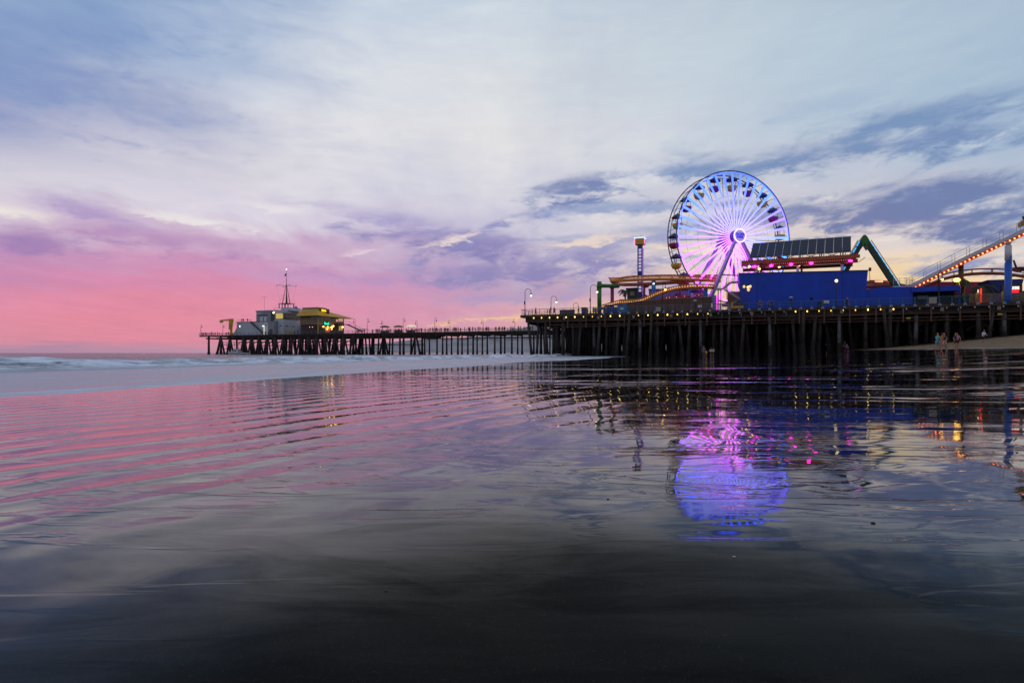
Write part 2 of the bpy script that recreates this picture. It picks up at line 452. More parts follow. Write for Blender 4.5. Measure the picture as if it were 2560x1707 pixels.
# ================================================================ BEACH, SEA, HILLS
def wet_sand():
    m = bpy.data.materials.new('wet_sand'); m.use_nodes = True
    t = NT(m.node_tree); b = t.n['Principled BSDF']
    P = t.node('ShaderNodeNewGeometry').outputs['Position']
    x, y, z = t.sep(P)[0:3]
    i = t.math('ADD', t.math('MULTIPLY', x, SI.x), t.math('MULTIPLY', y, SI.y))
    s = t.math('ADD', t.math('MULTIPLY', x, -SI.y), t.math('MULTIPLY', y, SI.x))
    dist = t.math('SQRT', t.math('ADD', t.math('MULTIPLY', x, x), t.math('MULTIPLY', y, y)))
    edge = t.noise(P, .35, 4, .6)
    dry = t.rng(t.math('ADD', i, t.math('MULTIPLY', t.math('SUBTRACT', edge, .5), 4)), 24.5, 27.0)
    # --- ripples (heights in metres)
    # long swell lines parallel to the shore, strongest on the seaward side
    rv = t.mapping(P, rot=(0, 0, R(31)))            # x axis now runs across the ripple lines
    wv = t.noise(t.mapping(P, scale=(1,.6,1)), .55, 2, .4)
    rx = t.sep(rv)[0]
    ph = t.math('ADD', t.math('MULTIPLY', rx, 2*math.pi/.47), t.math('MULTIPLY', wv, 10.0))
    swell = t.math('SINE', ph)
    sharp = t.math('POWER', t.math('MULTIPLY', t.math('ADD', swell, 1.0), .5), 2.2)
    swa = t.math('MULTIPLY', t.rng(i, -3.4, .8, 1.0, 0.0), t.rng(dist, 1.6, 3.6, .2, 1.0))
    h1 = t.math('MULTIPLY', sharp, t.math('MULTIPLY', t.math('MULTIPLY', swa, t.rng(dist, 7.0, 20.0, 1.0, .22)), .0060))
    # chop: wind ripples in the standing water further up, mostly on the right
    ca = t.mapping(P, rot=(0,0,R(18)), scale=(.55, 1.0, 1))
    ch = t.noise(ca, 1.15, 1, .45, .9)
    ch2 = t.noise(t.mapping(P, rot=(0,0,R(-12)), scale=(.6,1.0,1)), 3.6, 1, .5, .6)
    azr = t.math('DIVIDE', x, t.math('MAXIMUM', y, .5))
    cha = t.math('MULTIPLY', t.rng(dist, 3.3, 15.0, 0.0, 1.0, 'SMOOTHSTEP'), t.rng(azr, -.30, .12, .05, 1.0, 'SMOOTHSTEP'))
    cl = t.noise(t.mapping(P, rot=(0,0,R(6)), scale=(.30, 1.0, 1)), .30, 2, .45, .7)
    cm = t.noise(t.mapping(P, rot=(0,0,R(-9)), scale=(.38, 1.0, 1)), .75, 2, .5, .8)
    cx = t.noise(t.mapping(P, rot=(0,0,R(4)), scale=(.28, 1.0, 1)), .085, 2, .5, .6)
    cl = t.rng(cl, .50, .78, 0, 1, 'SMOOTHSTEP'); cm = t.rng(cm, .50, .80, 0, 1, 'SMOOTHSTEP'); cx = t.rng(cx, .52, .80, 0, 1, 'SMOOTHSTEP')
    near1 = t.rng(dist, 7.0, 15.0, 1.0, .0); near2 = t.rng(dist, 5.0, 12.0, 1.0, .0); far1 = t.math('MULTIPLY', t.rng(dist, 7.0, 16.0, 0.0, 1.0), t.rng(dist, 26.0, 48.0, 1.0, .15)); far2 = t.rng(dist, 20.0, 40.0, 0.0, 1.0)
    hh = t.math('ADD', t.math('MULTIPLY', t.math('MULTIPLY', ch, near1), .0085), t.math('MULTIPLY', t.math('MULTIPLY', ch2, near2), .0012))
    hh = t.math('ADD', hh, t.math('ADD', t.math('MULTIPLY', t.math('MULTIPLY', cl, far1), .095), t.math('ADD', t.math('MULTIPLY', t.math('MULTIPLY', cx, far2), .21), t.math('MULTIPLY', t.math('MULTIPLY', cm, t.math('MULTIPLY', t.rng(dist, 4.0, 9.0, .5, 1.0), t.rng(dist, 13.0, 24.0, 1.0, .12))), .032))))
    h2 = t.math('MULTIPLY', cha, hh)
    # fine skin of the film of water close by
    fn = t.noise(t.mapping(P, rot=(0,0,R(-14)), scale=(.35, 1.6, 1)), 2.4, 1, .45, 1.2)
    big = t.noise(t.mapping(P, rot=(0,0,R(-20)), scale=(.5,1.3,1)), .8, 1, .45, .8)
    fine = t.noise(t.mapping(P, rot=(0,0,R(-10)), scale=(.5,1.4,1)), 17.0, 3, .6, .5)
    fade = t.rng(dist, 2.5, 7.5, 1.0, .04)
    h3 = t.math('ADD', t.math('MULTIPLY', t.math('ADD', t.math('MULTIPLY', fn, .0017), t.math('MULTIPLY', fine, .00004)), fade), t.math('MULTIPLY', t.math('MULTIPLY', big, .010), t.rng(dist, 6.0, 16.0, 1.0, .15)))
    und = t.noise(t.mapping(P, rot=(0,0,R(31)), scale=(1.5,.34,1)), .62, 1, .45, 1.4)
    h3 = t.math('ADD', h3, t.math('MULTIPLY', t.math('MULTIPLY', und, t.math('MULTIPLY', t.rng(i, -.4, 1.4, 1.0, .25), t.rng(dist, 5.0, 14.0, 1.0, .12))), .024))
    cn = t.noise(t.mapping(P, rot=(0,0,R(-15)), scale=(.42, 1.5, 1)), 2.0, 2, .5, 1.6)
    cr = t.math('MULTIPLY', t.rng(t.math('ABSOLUTE', t.math('SUBTRACT', cn, .5)), 0.0, .035, 1.0, 0.0), t.rng(t.noise(P, .9, 3, .5, .5), .42, .58))
    h3 = t.math('ADD', h3, t.math('MULTIPLY', t.math('MULTIPLY', t.math('MULTIPLY', cr, fade), t.rng(dist, 1.3, 2.6)), .0011))
    H = t.math('ADD', h1, t.math('ADD', h2, h3))
    # little run-off edges: thin terraces in the film
    tr = t.noise(t.mapping(P, rot=(0,0,R(-12)), scale=(.45,1.5,1)), 1.0, 4, .55, 1.8)
    ed = t.math('MULTIPLY', t.math('MULTIPLY', t.rng(tr, .50, .56, 0, 1, 'SMOOTHSTEP'), t.rng(dist, 1.2, 3.0)), .0016)
    H = t.math('ADD', H, t.math('MULTIPLY', ed, fade))
    grain = t.noise(P, 40.0, 4, .7)
    Hd = t.math('MULTIPLY', t.math('ADD', t.math('MULTIPLY', t.noise(P, 2.2, 6, .65, 1.0), .30), t.math('MULTIPLY', grain, .02)), dry)
    bn = t.node('ShaderNodeBump'); bn.inputs['Strength'].default_value = 1; bn.inputs['Distance'].default_value = 1
    t.l.new(t.math('ADD', t.math('MULTIPLY', H, t.math('SUBTRACT', 1.0, dry)), Hd), bn.inputs['Height'])
    t.l.new(bn.outputs[0], b.inputs['Normal'])
    wetc = t.mix(t.rng(fn, .4, .65), (.006,.0065,.007,1), (.013,.013,.012,1))
    wl = t.math('ABSOLUTE', t.math('SUBTRACT', t.noise(t.mapping(P, rot=(0,0,R(-14)), scale=(.6,1.6,1)), 1.3, 5, .6, 2.2), .5))
    wisp = t.math('MULTIPLY', t.math('MULTIPLY', t.rng(wl, .0, .007, 1.0, 0.0), t.rng(t.noise(P, .5, 3, .5), .54, .64)), t.rng(dist, 2.2, 4.0))
    spk = t.noise(P, 190.0, 3, .7); spk2 = t.noise(P, 45.0, 4, .7)
    wetc = t.mix(t.math('MULTIPLY', t.rng(spk, .55, .75), t.rng(spk2, .4, .65)), wetc, (.055,.05,.045,1))
    wetc = t.mix(t.math('MULTIPLY', wisp, .5), wetc, (.45,.46,.50,1))
    dryc = t.mix(t.rng(t.noise(P, 1.2, 6, .65), .35, .65), C(112,96,74), C(160,138,108))
    t.l.new(t.mix(dry, wetc, dryc), b.inputs['Base Color'])
    rgh = t.fmix(t.rng(tr, .45, .6), .02, .06)
    t.l.new(t.fmix(t.math('MAXIMUM', dry, t.math('MULTIPLY', wisp, .5)), rgh, .85), b.inputs['Roughness'])
    b.inputs['IOR'].default_value = 1.42
    film = t.rng(t.math('ADD', t.math('ADD', dist, t.rng(i, -.6, -2.6, 0.0, .6)), t.math('MULTIPLY', t.math('SUBTRACT', big, .5), 2.2)), 1.3, 3.8, .015, .80, 'SMOOTHSTEP')
    pool = t.noise(t.mapping(P, rot=(0,0,R(-22)), scale=(.55,1.7,1)), 1.6, 7, .68, 1.6)
    pm = t.fmix(t.rng(dist, 5.0, 10.0), t.rng(pool, .40, .58, .55, 1.2), 1.0)
    film = t.math('MULTIPLY', film, pm)
    t.l.new(t.fmix(dry, film, .1), b.inputs['Specular IOR Level'])
    return m
def build_ground():
    mb = MB()
    # fan-shaped sheet, finer near the tripod, reaching past the pier and far inland
    rs = [0.0]; r = .5
    while r < 700: rs.append(r); r *= 1.045
    n = 160
    vs = [(0, 0, ground_z(0, 0))]; fs = []
    for k, r in enumerate(rs[1:]):
        for j in range(n):
            a = 2*math.pi*j/n
            X, Y = r*math.sin(a), r*math.cos(a)
            vs.append((X, Y, ground_z(X, Y) + (.02*mnoise.noise(Vector((X*.12, Y*.12, 0))) if inl(X,Y) > 20 else 0)))
    for j in range(n): fs.append((0, 1+(j+1) % n, 1+j))
    for k in range(len(rs)-2):
        for j in range(n):
            a = 1+k*n; b = 1+(k+1)*n; j2 = (j+1) % n
            fs.append((a+j, a+j2, b+j2, b+j))
    mb.add(vs, fs, True)
    o = mb.build('beach', wet_sand())
    tag(o, kind='structure')
def sea_mat():
    m = bpy.data.materials.new('sea_water'); m.use_nodes = True
    t = NT(m.node_tree); b = t.n['Principled BSDF']
    P = t.node('ShaderNodeNewGeometry').outputs['Position']
    x, y, z = t.sep(P)[0:3]
    i = t.math('ADD', t.math('MULTIPLY', x, SI.x), t.math('MULTIPLY', y, SI.y))
    s = t.math('ADD', t.math('MULTIPLY', x, -SI.y), t.math('MULTIPLY', y, SI.x))
    Q = t.comb(i, t.math('MULTIPLY', s, .35), 0.0)
    n1 = t.noise(Q, .55, 6, .65, .8); n2 = t.noise(Q, 2.2, 5, .65, .5); n0 = t.noise(Q, .12, 4, .6)
    iw = t.math('ADD', i, t.math('MULTIPLY', t.math('SUBTRACT', n1, .5), 6))
    wash = t.rng(i, -24.0, -21.0)                                   # milky run-up
    brk = t.math('MULTIPLY', t.rng(iw, -36.0, -29.0), t.rng(iw, -21.0, -23.0))
    lace = t.rng(t.math('ADD', t.math('MULTIPLY', n2, .5), t.math('MULTIPLY', n1, .5)), .42, .53)
    foam = t.math('MULTIPLY', brk, t.math('ADD', .10, t.math('MULTIPLY', lace, .90)))
    b2 = t.math('MULTIPLY', t.math('MULTIPLY', t.rng(iw, -64.0, -46.0), t.rng(iw, -31.0, -38.0)), t.math('MULTIPLY', t.rng(n1, .46, .62), .75))
    foam = t.math('MAXIMUM', foam, b2)
    # far surf patches near the pier legs
    b3 = t.math('MULTIPLY', t.math('MULTIPLY', t.rng(i, -100.0, -70.0), t.rng(i, -60.0, -66.0)), t.math('MULTIPLY', t.rng(n1, .5, .66), .5))
    foam = t.math('MAXIMUM', foam, b3)
    streak = t.rng(t.noise(t.comb(i, t.math('MULTIPLY', s, .2), 5.0), 1.3, 5, .6, .6), .42, .62)
    wf = t.math('MULTIPLY', wash, t.math('ADD', .17, t.math('MULTIPLY', streak, .34)))
    lip = t.rng(i, -11.3, -10.75)
    foam = t.math('MAXIMUM', t.math('MAXIMUM', foam, wf), t.math('MULTIPLY', lip, t.rng(n2, .35, .6, .3, .75)))
    col = t.mix(foam, t.mix(wash, (.018,.035,.06,1), (.20,.20,.23,1)), (.80,.90,1.0,1))
    t.l.new(col, b.inputs['Base Color'])
    rg = t.fmix(wash, .20, .16)
    t.l.new(t.fmix(foam, rg, .8), b.inputs['Roughness'])
    b.inputs['IOR'].default_value = 1.33
    hf = t.noise(t.comb(i, t.math('MULTIPLY', s, .5), 0.0), 1.6, 5, .6, .4)
    hl = t.noise(t.comb(i, t.math('MULTIPLY', s, .4), 3.0), .3, 4, .6, .4)
    amp = t.fmix(wash, 1.0, .018)
    h = t.math('MULTIPLY', amp, t.math('ADD', t.math('MULTIPLY', hf, .30), t.math('MULTIPLY', hl, 1.3)))
    h = t.math('ADD', h, t.math('MULTIPLY', foam, .03))
    bn = t.node('ShaderNodeBump'); bn.inputs['Distance'].default_value = 1.0
    t.l.new(h, bn.inputs['Height']); t.l.new(bn.outputs[0], b.inputs['Normal'])
    return m
def build_sea():
    iv = []; i = 0.0; st = .12
    off = 0.0
    while off < 9000:
        iv.append(off); off += st
        if off < 2: st = .12
        elif off < 30: st = .22
        else: st *= 1.07
    sv = []; sp = 0.0; st = .5
    while sp < 9000:
        sv.append(sp)
        sp += st
        if sp > 160: st *= 1.12
    neg = []; sp = -.5; st = .5
    while sp > -9000:
        neg.append(sp); sp -= st
        if sp < -25: st *= 1.15
    ss = neg[::-1] + sv
    vs = []; fs = []; ni = len(iv)
    for s in ss:
        e = -10.6 + .55*math.sin(s*.11 + .6) + .3*math.sin(s*.27) + .22*mnoise.noise(Vector((s*.5, 0, 0))) + .10*mnoise.noise(Vector((s*1.9, 5, 0)))
        if s > 30: e += 0.0
        for o in iv:
            ii = e - o
            z = -.029 + min(o, 4.0)*.012
            # small lip at the very front, breaker ridge, swells behind
            z += 0.0
            nn = mnoise.fractal(Vector((ii*.35, s*.09, 0)), 1, 2, 4)
            if 4 < o < 200:
                r1 = -24.6 + 1.8*mnoise.noise(Vector((s*.04, 3, 0)))
                d = ii - r1
                z += (.33 + .26*nn) * math.exp(-(d/(1.1 if d > 0 else 3.2))**2)
                z += (.14 + .2*nn) * math.exp(-((ii + 37 - 2*mnoise.noise(Vector((s*.03, 8, 0))))/3.5)**2)
                z += .04*nn*min(1, o/12)
                z += (.10+.1*nn) * math.exp(-((ii + 60)/5)**2)
            vs.append((SI.x*ii - SI.y*s, SI.y*ii + SI.x*s, z))
    for a in range(len(ss)-1):
        for b in range(ni-1):
            fs.append((a*ni+b, (a+1)*ni+b, (a+1)*ni+b+1, a*ni+b+1))
    mb = MB(); mb.add(vs, fs, True)
    tag(mb.build('sea', sea_mat()), kind='structure')
def build_hills():
    m = mat('hazed_hill_scrub', (150,148,150), .9, var=.35, scale=.004, bump=0)  # scrub kept pale: the haze of distance is put into its colour
    def ridge(pts, Y0, depth, name):
        vs = []; fs = []; n = 0
        xs = []
        p0 = pts[0][0]; p1 = pts[-1][0]
        N = 140
        rows_ = []
        for k in range(N+1):
            px = p0 + (p1-p0)*k/N
            for (a, ya), (b, yb) in zip(pts, pts[1:]):
                if px <= b: break
            tt = (px-a)/(b-a); tt = tt*tt*(3-2*tt)
            py = ya + (yb-ya)*tt
            hgt = max((HZ-py)/F*Y0, 0)
            hgt *= 1 + .10*mnoise.fractal(Vector((px*.03, Y0*.01, 0)), 1, 2, 4)
            rows_.append((XY(px, Y0), hgt))
        J = 12
        for (X, hgt) in rows_:
            for j in range(J+1):
                f = j/J
                yy = Y0 - depth + depth*f*1.0
                zz = hgt*(f**1.3)*(1 + .12*mnoise.noise(Vector((X*.004, yy*.004, 1)))*(1-f))
                vs.append((X*(1), yy, zz - 3))
            vs.append((X, Y0+depth*.5, -3))
        W = J+2
        for a in range(N):
            for b in range(W-1):
                fs.append((a*W+b, (a+1)*W+b, (a+1)*W+b+1, a*W+b+1))
        mb = MB(); mb.add(vs, fs, True)
        tag(mb.build(name, m), kind='structure')
    ridge([(860,882),(905,866),(960,856),(1040,848),(1120,846),(1200,840),(1290,822),(1350,808),(1430,800),(1520,806),(1640,830),(1800,846),(2050,850),(2300,860),(2700,868)], 7000, 1400, 'hills')
build_ground(); build_sea(); build_hills()
# ================================================================ THE TWO STRETCHES OF PIER
rnd = random.Random(7)
wood_dark = mat('tarred_timber', (52,43,36), .85, var=.45, scale=1.2, bump=.01, stretch=(1,1,.25))
wood_deck = mat('deck_timber', (74,58,46), .8, var=.35, scale=1.0, bump=.01)
pile_mat = mat('weathered_pile', (60,52,46), .8, var=.55, scale=.9, bump=.02, stretch=(1,1,.3), second=(36,32,28))
pile_pale = mat('pale_concrete_pile', (104,106,108), .75, var=.4, scale=.8, bump=.01, stretch=(1,1,.4), second=(60,56,50))
mussel = mat('mussel_crust', (26,24,22), .9, var=.5, scale=4, bump=.05)
rust = mat('rusty_steel', (92,66,50), .7, var=.4, scale=3, bump=.003)
rail_grey = mat('galvanised_rail', (104,108,116), .45, .3, var=.2)
rail_teal = mat('teal_painted_rail', (62,104,122), .5, .1, var=.2)
clip_blue = mat('bracket_paint', (120,150,176), .5, .1, var=.25)
iron = mat('black_cast_iron', (30,30,34), .5, .2, var=.2)
bulb_on = emat('lit_bulb', (255,214,92), 3.6)
bulb_var = [bulb_on, emat('dim_bulb', (255,206,80), 1.6), emat('bright_bulb', (255,222,110), 5.5)]
bulb_off = mat('unlit_bulb_glass', (196,190,170), .3, var=.05)
lamp_on = emat('lamp_glow', (255,220,170), 7.0)
lamp_orange = emat('lamp_amber_glow', (255,196,96), 8.0)
lamp_soft = mat('unlit_lamp_glass', (110,100,110), .3, var=.05)

def pile(mb, u, v, zt, zb, r, lu=0.0, lv=0.0, crust=True, n=8):
    """one tapering pile with a thick collar of mussels near the water"""
    k = 1.0 + .12*rnd.random()
    p = lambda f: (u + lu*(1-f), v + lv*(1-f), zb + (zt-zb)*f)
    mb.cm = 0
    mb.tube([p(1), p(.6), p(.3)], [r*.88, r*.95, r], n)
    mb.cm = 1
    c = 1.45 if crust else 1.05
    mb.tube([p(.3), p(.22), p(.1), p(0)], [r, r*1.12*k, r*c*k*.92, r*c*k], n)

def near_pier():
    T = thing('pleasure_pier', 'wide dark timber pier under the fairground rides, yellow bulbs strung along its edge', 'pier', (0, 0, 0))
    # deck slab (plan: u from 0 to 130, v 0..84)
    d = MB(); d.box(0, 135, .0, 84, DZ-.28, DZ)
    d.build('deck', wood_deck, T)
    e = MB()
    e.box(-.7, 135, -.28, -.02, DZ-.42, DZ+.10)          # fascia board
    e.box(-.75, -.5, -.02, 84, DZ-.42, DZ+.10)
    e.build('edge_board', mat('edge_board_wood', (70,52,40), .8, var=.4, scale=1.5, planks=(0, 2.4)), T)
    g = MB()
    g.box(.2, 135, .3, .9, DZ-1.35, DZ-.29)
    for v in range(5, 84, 5): g.box(.2, 135, v, v+.4, DZ-1.2, DZ-.29)
    for k in range(38):
        u = .6 + 3.6*k; g.box(u-.2, u+.2, .91, 83, DZ-1.75, DZ-1.21)
    g.build('girder', wood_dark, T)
    # pipes slung under the edge
    for (za, zb, v, r, ua, ub) in ((DZ-1.32, DZ-1.32, -.15, .06, 3, 134), (DZ-1.95, DZ-1.9, -.1, .075, 5, 134), (DZ-2.55, DZ-1.35, -.2, .05, 6, 60), (DZ-2.35, DZ-2.35, .3, .09, 8, 134)):
        p = MB(); p.tube([(ua, v, za), (ub, v, zb)], r, 6); p.build('service_pipe', rust, T)
    k = 0; u = 5.5
    while u < 84:
        h = MB(); h.box(u-.09, u+.09, -.42, -.29, DZ-2.6, DZ-.43); h.box(u-.06, u+.06, -.29, .6, DZ-2.5, DZ-2.38)
        if k % 3 == 1: h.beam((u, -.36, DZ-.5), (u+1.5, -.36, DZ-1.3), .04)
        h.build('hanger_post', rust, T); u += 3.62; k += 1
    # piles
    count = 0; rest = MB()
    rows = [0.5, 4.2, 8.2, 12.5, 17, 22, 28, 34, 41, 48, 55, 62, 69, 76, 83]
    cells = []
    for j, v in enumerate(rows):
        k = 0; u = .9
        while u < 100:
            cells.append((v, u, j, k)); u += 3.6 if j else 3.6; k += 1
    cells.sort(key=lambda c: (c[2] > 2, c[2] if c[2] <= 2 else c[1]*.5 + c[0]*.3))
    for (v, u, j, k) in cells:
        uu = u + rnd.uniform(-.35, .35) + (1.8 if j % 2 else 0); vv = v + rnd.uniform(-.4, .4)
        w = WP(uu, vv); gz = ground_z(w.x, w.y) - .6
        pale = (j == 0 and k > 5 and k % 3 == 0) or (j > 0 and rnd.random() < .10)
        lean = rnd.choice((0, 0, 0, .5, -.5, .8)) if j < 3 else rnd.uniform(-.5, .5)
        mb = MB() if count < 84 else rest
        if pale: lean *= .3
        pile(mb, uu, vv, DZ-.35 if j else DZ-1.2, gz, .27 + .05*rnd.random(), lean, .3*lean)
        if rnd.random() < .6 or j > 3:
            extra = rest
            pile(extra, uu + rnd.uniform(.9, 2.6), vv + rnd.uniform(-1.2, 1.4), DZ-.35, gz, .25 + .07*rnd.random(), rnd.uniform(-.7, .7), 0)
        if count < 84: mb.build('piling', [pile_pale if pale else pile_mat, mussel], T)
        count += 1
    o = rest.build('piling', [pile_mat, mussel], T); tag(o, kind='stuff')
    # cross bracing deep inside
    b = MB()
    for j, v in enumerate(rows[1:]):
        for k in range(0, 26, 2):
            u = .9 + 3.6*k + rnd.uniform(-.5, .5)
            b.beam((u, v, DZ-1.3), (u+3.6, v, 4.2), .12, .28); b.beam((u+3.6, v, DZ-1.3), (u, v, 4.2), .12, .28)
    for v in (30, 48, 62, 76): b.box(2, 99, v, v+.25, 3.1, DZ-1.3)
    b.build('cross_brace', wood_dark, T)
    # railing along the near edge and round the seaward end
    def rails(pts, m):
        r = MB()
        for dz, rr in ((1.12, .045), (.84, .028), (.56, .028), (.28, .028)):
            r.tube([(u, v, DZ+.05+dz) for u, v in pts], rr, 5)
        return r.build('guard_rail', m, T)
    rails([(-.55, 83), (-.55, -.15), (38, -.15)], rail_grey)
    rails([(38.1, -.15), (100, -.15)], rail_teal)
    u = .2; n = 0
    while u < 88:
        m_ = rail_grey if u < 38 else rail_teal
        p = MB(); p.box(u-.045, u+.045, -.2, -.1, DZ+.1, DZ+1.17)
        po = p.build('rail_post', m_, T)
        if u > 15 and u < 80:
            c = MB(); c.box(u-.2, u-.07, -.34, -.282, DZ-.22, DZ+.12); c.box(u+.07, u+.2, -.34, -.282, DZ-.22, DZ+.12); c.box(u-.2, u+.2, -.345, -.285, DZ-.08, DZ+.12)
            c.build('bracket', clip_blue, po)
        u += 1.58; n += 1
    for v in range(4, 82, 4):
        p = MB(); p.box(-.6, -.5, v-.045, v+.045, DZ+.1, DZ+1.17); p.build('rail_post', rail_grey, T)
    # bulb string
    wire = MB()
    us = []
    u = UV(1334, -.5)[0]; 
    while u < 84: us.append(u); u += 1.63 if u < 6 else 1.72
    wire.tube([(a, -.42, DZ-.40) for a in us], .015, 4)
    wire.build('cable', iron, T)
    def pxof(u, v=-.4):
        w = WP(u, v); return 1280 + F*w.x/w.y
    for u in us:
        px = pxof(u)
        lit = px < 1795 or 1975 < px < 2252 or (2335 < px < 2362) or (2405 < px < 2430)
        if px < 1600 and rnd.random() < .06: lit = False
        b = MB(); b.lathe((u, -.42, DZ-.72), [(.03, .04), (.085, .08), (.10, .14), (.07, .22), (.03, .30)], 8)
        b.build('bulb', rnd.choice(bulb_var) if lit else bulb_off, T)
    # conduits and small grey boxes hung on the edge
    for px in (1411, 1496, 1584, 1678, 1777, 1880, 2104, 2226, 2355, 2497):
        u, Y = UV(px, -.4)
        c = MB(); c.box(u-.22, u+.22, -.55, -.43, DZ-1.05, DZ-.5); c.build('junction_box', mat('junction_box_paint', (120,112,98), .6, var=.3, scale=5), T)
    for px in (1707, 1758, 1805, 1853, 1912, 1965, 2080, 2258, 2395):
        u, Y = UV(px, -.4)
        c = MB(); c.tube([(u, -.45, DZ-.55), (u, -.45, DZ-1.3)], .035, 5); c.build('drain_pipe', clip_blue, T)
    for px, py in ((2271, 795), (2500, 785)):
        u, v_, z = PU(px, py, -.5)
        c = MB(); c.box(u-.28, u+.28, -.52, -.45, z-.1, z+.1); c.build('marker_plate', mat('yellow_green_plate', (176,182,60), .5, var=.1), T)
    return T
near_pier()

def far_pier():
    T = thing('fishing_pier', 'long narrow timber pier on thin dark legs ending at the yellow-roofed restaurant', 'pier', (-30, 72, 0))
    UL = UV(499, 72)[0]; UR = 8.0
    d = MB(); d.box(-72, UR, 72, 82, DZ-.35, DZ-.05)
    d.box(UL+22, -72.01, 72, 96, DZ-.35, DZ-.05)
    d.box(UL, UL+21.99, 72, 90, DZ-.35, DZ-.05)
    # lower working platform under the widened part
    d.build('deck', wood_deck, T)
    l = MB(); l.box(-96, -60, 69.2, 71.9, DZ-2.0, DZ-1.75); l.box(-96, -60, 69.3, 71.7, DZ-1.2, DZ-1.05)
    for k in range(13): l.box(-96+3*k, -95.8+3*k, 69.25, 69.4, DZ-1.75, DZ-.9)
    l.build('lower_platform', wood_deck, T)
    g = MB()
    g.box(UL+20, UR, 72.2, 72.7, DZ-1.25, DZ-.36); g.box(-72, UR, 81, 81.5, DZ-1.1, DZ-.36)
    g.box(UL+22, -60, 73, 73.5, DZ-2.1, DZ-1.26)
    g.box(UL+.2, UR, 71.75, 71.95, DZ-.5, DZ+.06)
    for k in range(32):
        u = UR - 3 - 6.2*k
        if u < UL+1: break
        g.box(u-.2, u+.2, 72, 89 if u < UL+22 else (95 if u < -72 else 81.8), DZ-1.5, DZ-.9)
        if u > -70:
            g.box(u-2.4, u+2.4, 72.4, 72.6, DZ-2.55, DZ-2.4); g.box(u-2.4, u+2.4, 72.4, 72.6, DZ-3.05, DZ-2.9)
    g.build('girder', wood_dark, T)
    w = MB(); w.box(-70, UR, 76.5, 76.8, DZ-2.3, DZ-2.0); w.box(-150, -70, 78, 78.3, 3.6, 3.9)
    w.build('walkway_beam', wood_dark, T)
    n = 0; rest = MB()
    def put(u, v, lu=0, r=.33, lv=0):
        nonlocal n
        mb = MB() if n < 96 else rest
        pile(mb, u, v, DZ-.4, -1.2, r*(.9+.25*rnd.random()), lu, lv, n=7)
        if n < 96: mb.build('piling', [pile_mat, mussel], T)
        n += 1
    # slender middle and landward stretch
    k = 0; u = 5.5
    while u > -66:
        for v in (72.4, 76.6, 80.8): put(u + rnd.uniform(-.5, .5), v, rnd.choice((0, 0, .3)), .30)
        u -= 6.3; k += 1
    while u > -98:
        for v in (72.4, 76.5): put(u + rnd.uniform(-.4, .4), v, rnd.choice((0, 0, .8, -.5)), .36)
        put(u+2.9+rnd.uniform(-.4, .4), 74.5, 0, .34)
        if k % 3 == 0: put(u, 72.6, 2.2, .34); put(u, 72.6, -2.2, .34)
        u -= 4.6; k += 1
    while u > UL + 21:
        put(u, 72.6, 0, .5); put(u+.2, 72.8, 2.0, .36); put(u-.2, 72.8, -2.0, .36)
        if k % 2: put(u+2.6, 79, 0, .42)
        for v in (80, 88, 95): pile(rest, u + rnd.uniform(0, 3), v, DZ-.4, -1.2, .42, rnd.uniform(-1.5, 1.5), 0, n=7)
        u -= 4.3; k += 1
    for px, ls in ((575, (2.2, -2.0, 0)), (552, (2.6, -2.6, 0, .4)), (522, (0,))):
        uu = UV(px, 72.6)[0]
        for l_ in ls: put(uu, 72.6, l_, .42)
        for v in (80, 88):
            if px > 530: pile(rest, uu+1, v, DZ-.4, -1.2, .4, rnd.uniform(-2, 2), 0, n=7)
    tag(rest.build('piling', [pile_mat, mussel], T), kind='stuff')
    b = MB()
    for k in range(17):
        u = -98 - 4.3*k
        if u < UL+24: break
        b.box(u-4.3, u, 74, 74.2, 5.0, 5.3)
        if k % 2: b.box(u-4.3, u, 84, 84.2, 2.9, 3.1)
        b.beam((u, 74, 6.6), (u-4.3, 74, 4.6), .1, .25)
    b.build('cross_brace', wood_dark, T)
    def rails(pts):
        r = MB()
        for dz in (1.1, .75, .4): r.tube([(u, v, DZ+.02+dz) for u, v in pts], .035, 4)
        r.build('guard_rail', rail_grey, T)
    rails([(UL, 90), (UL, 71.85), (UR-8, 71.85)]); rails([(-72, 82), (UR-9, 82)])
    u = UL
    cnt = 0
    while u < UR-8 and cnt < 95:
        p = MB(); p.box(u-.05, u+.05, 71.8, 71.9, DZ-.05, DZ+1.15); p.build('rail_post', rail_grey, T); u += 2.2; cnt += 1
    # boat landing slung under the tip
    s = MB(); ul = UV(563, 76)[0]
    s.box(ul-2.5, ul+9, 75, 78, 4.1, 4.3)
    for a in range(6): s.box(ul-2.4+2.2*a, ul-2.3+2.2*a, 75, 75.1, 4.3, 5.5); s.box(ul-2.4+2.2*a, ul-2.3+2.2*a, 75, 75.1, .3, 4.1)
    s.box(ul-2.5, ul+9, 75, 75.08, 5.4, 5.5); s.box(ul-2.5, ul+28, 75, 75.15, 2.2, 2.35); s.box(ul-2.5, ul+28, 75, 75.1, 4.9, 5.0)
    s.build('boat_landing', iron, T)
    return T
far_pier()

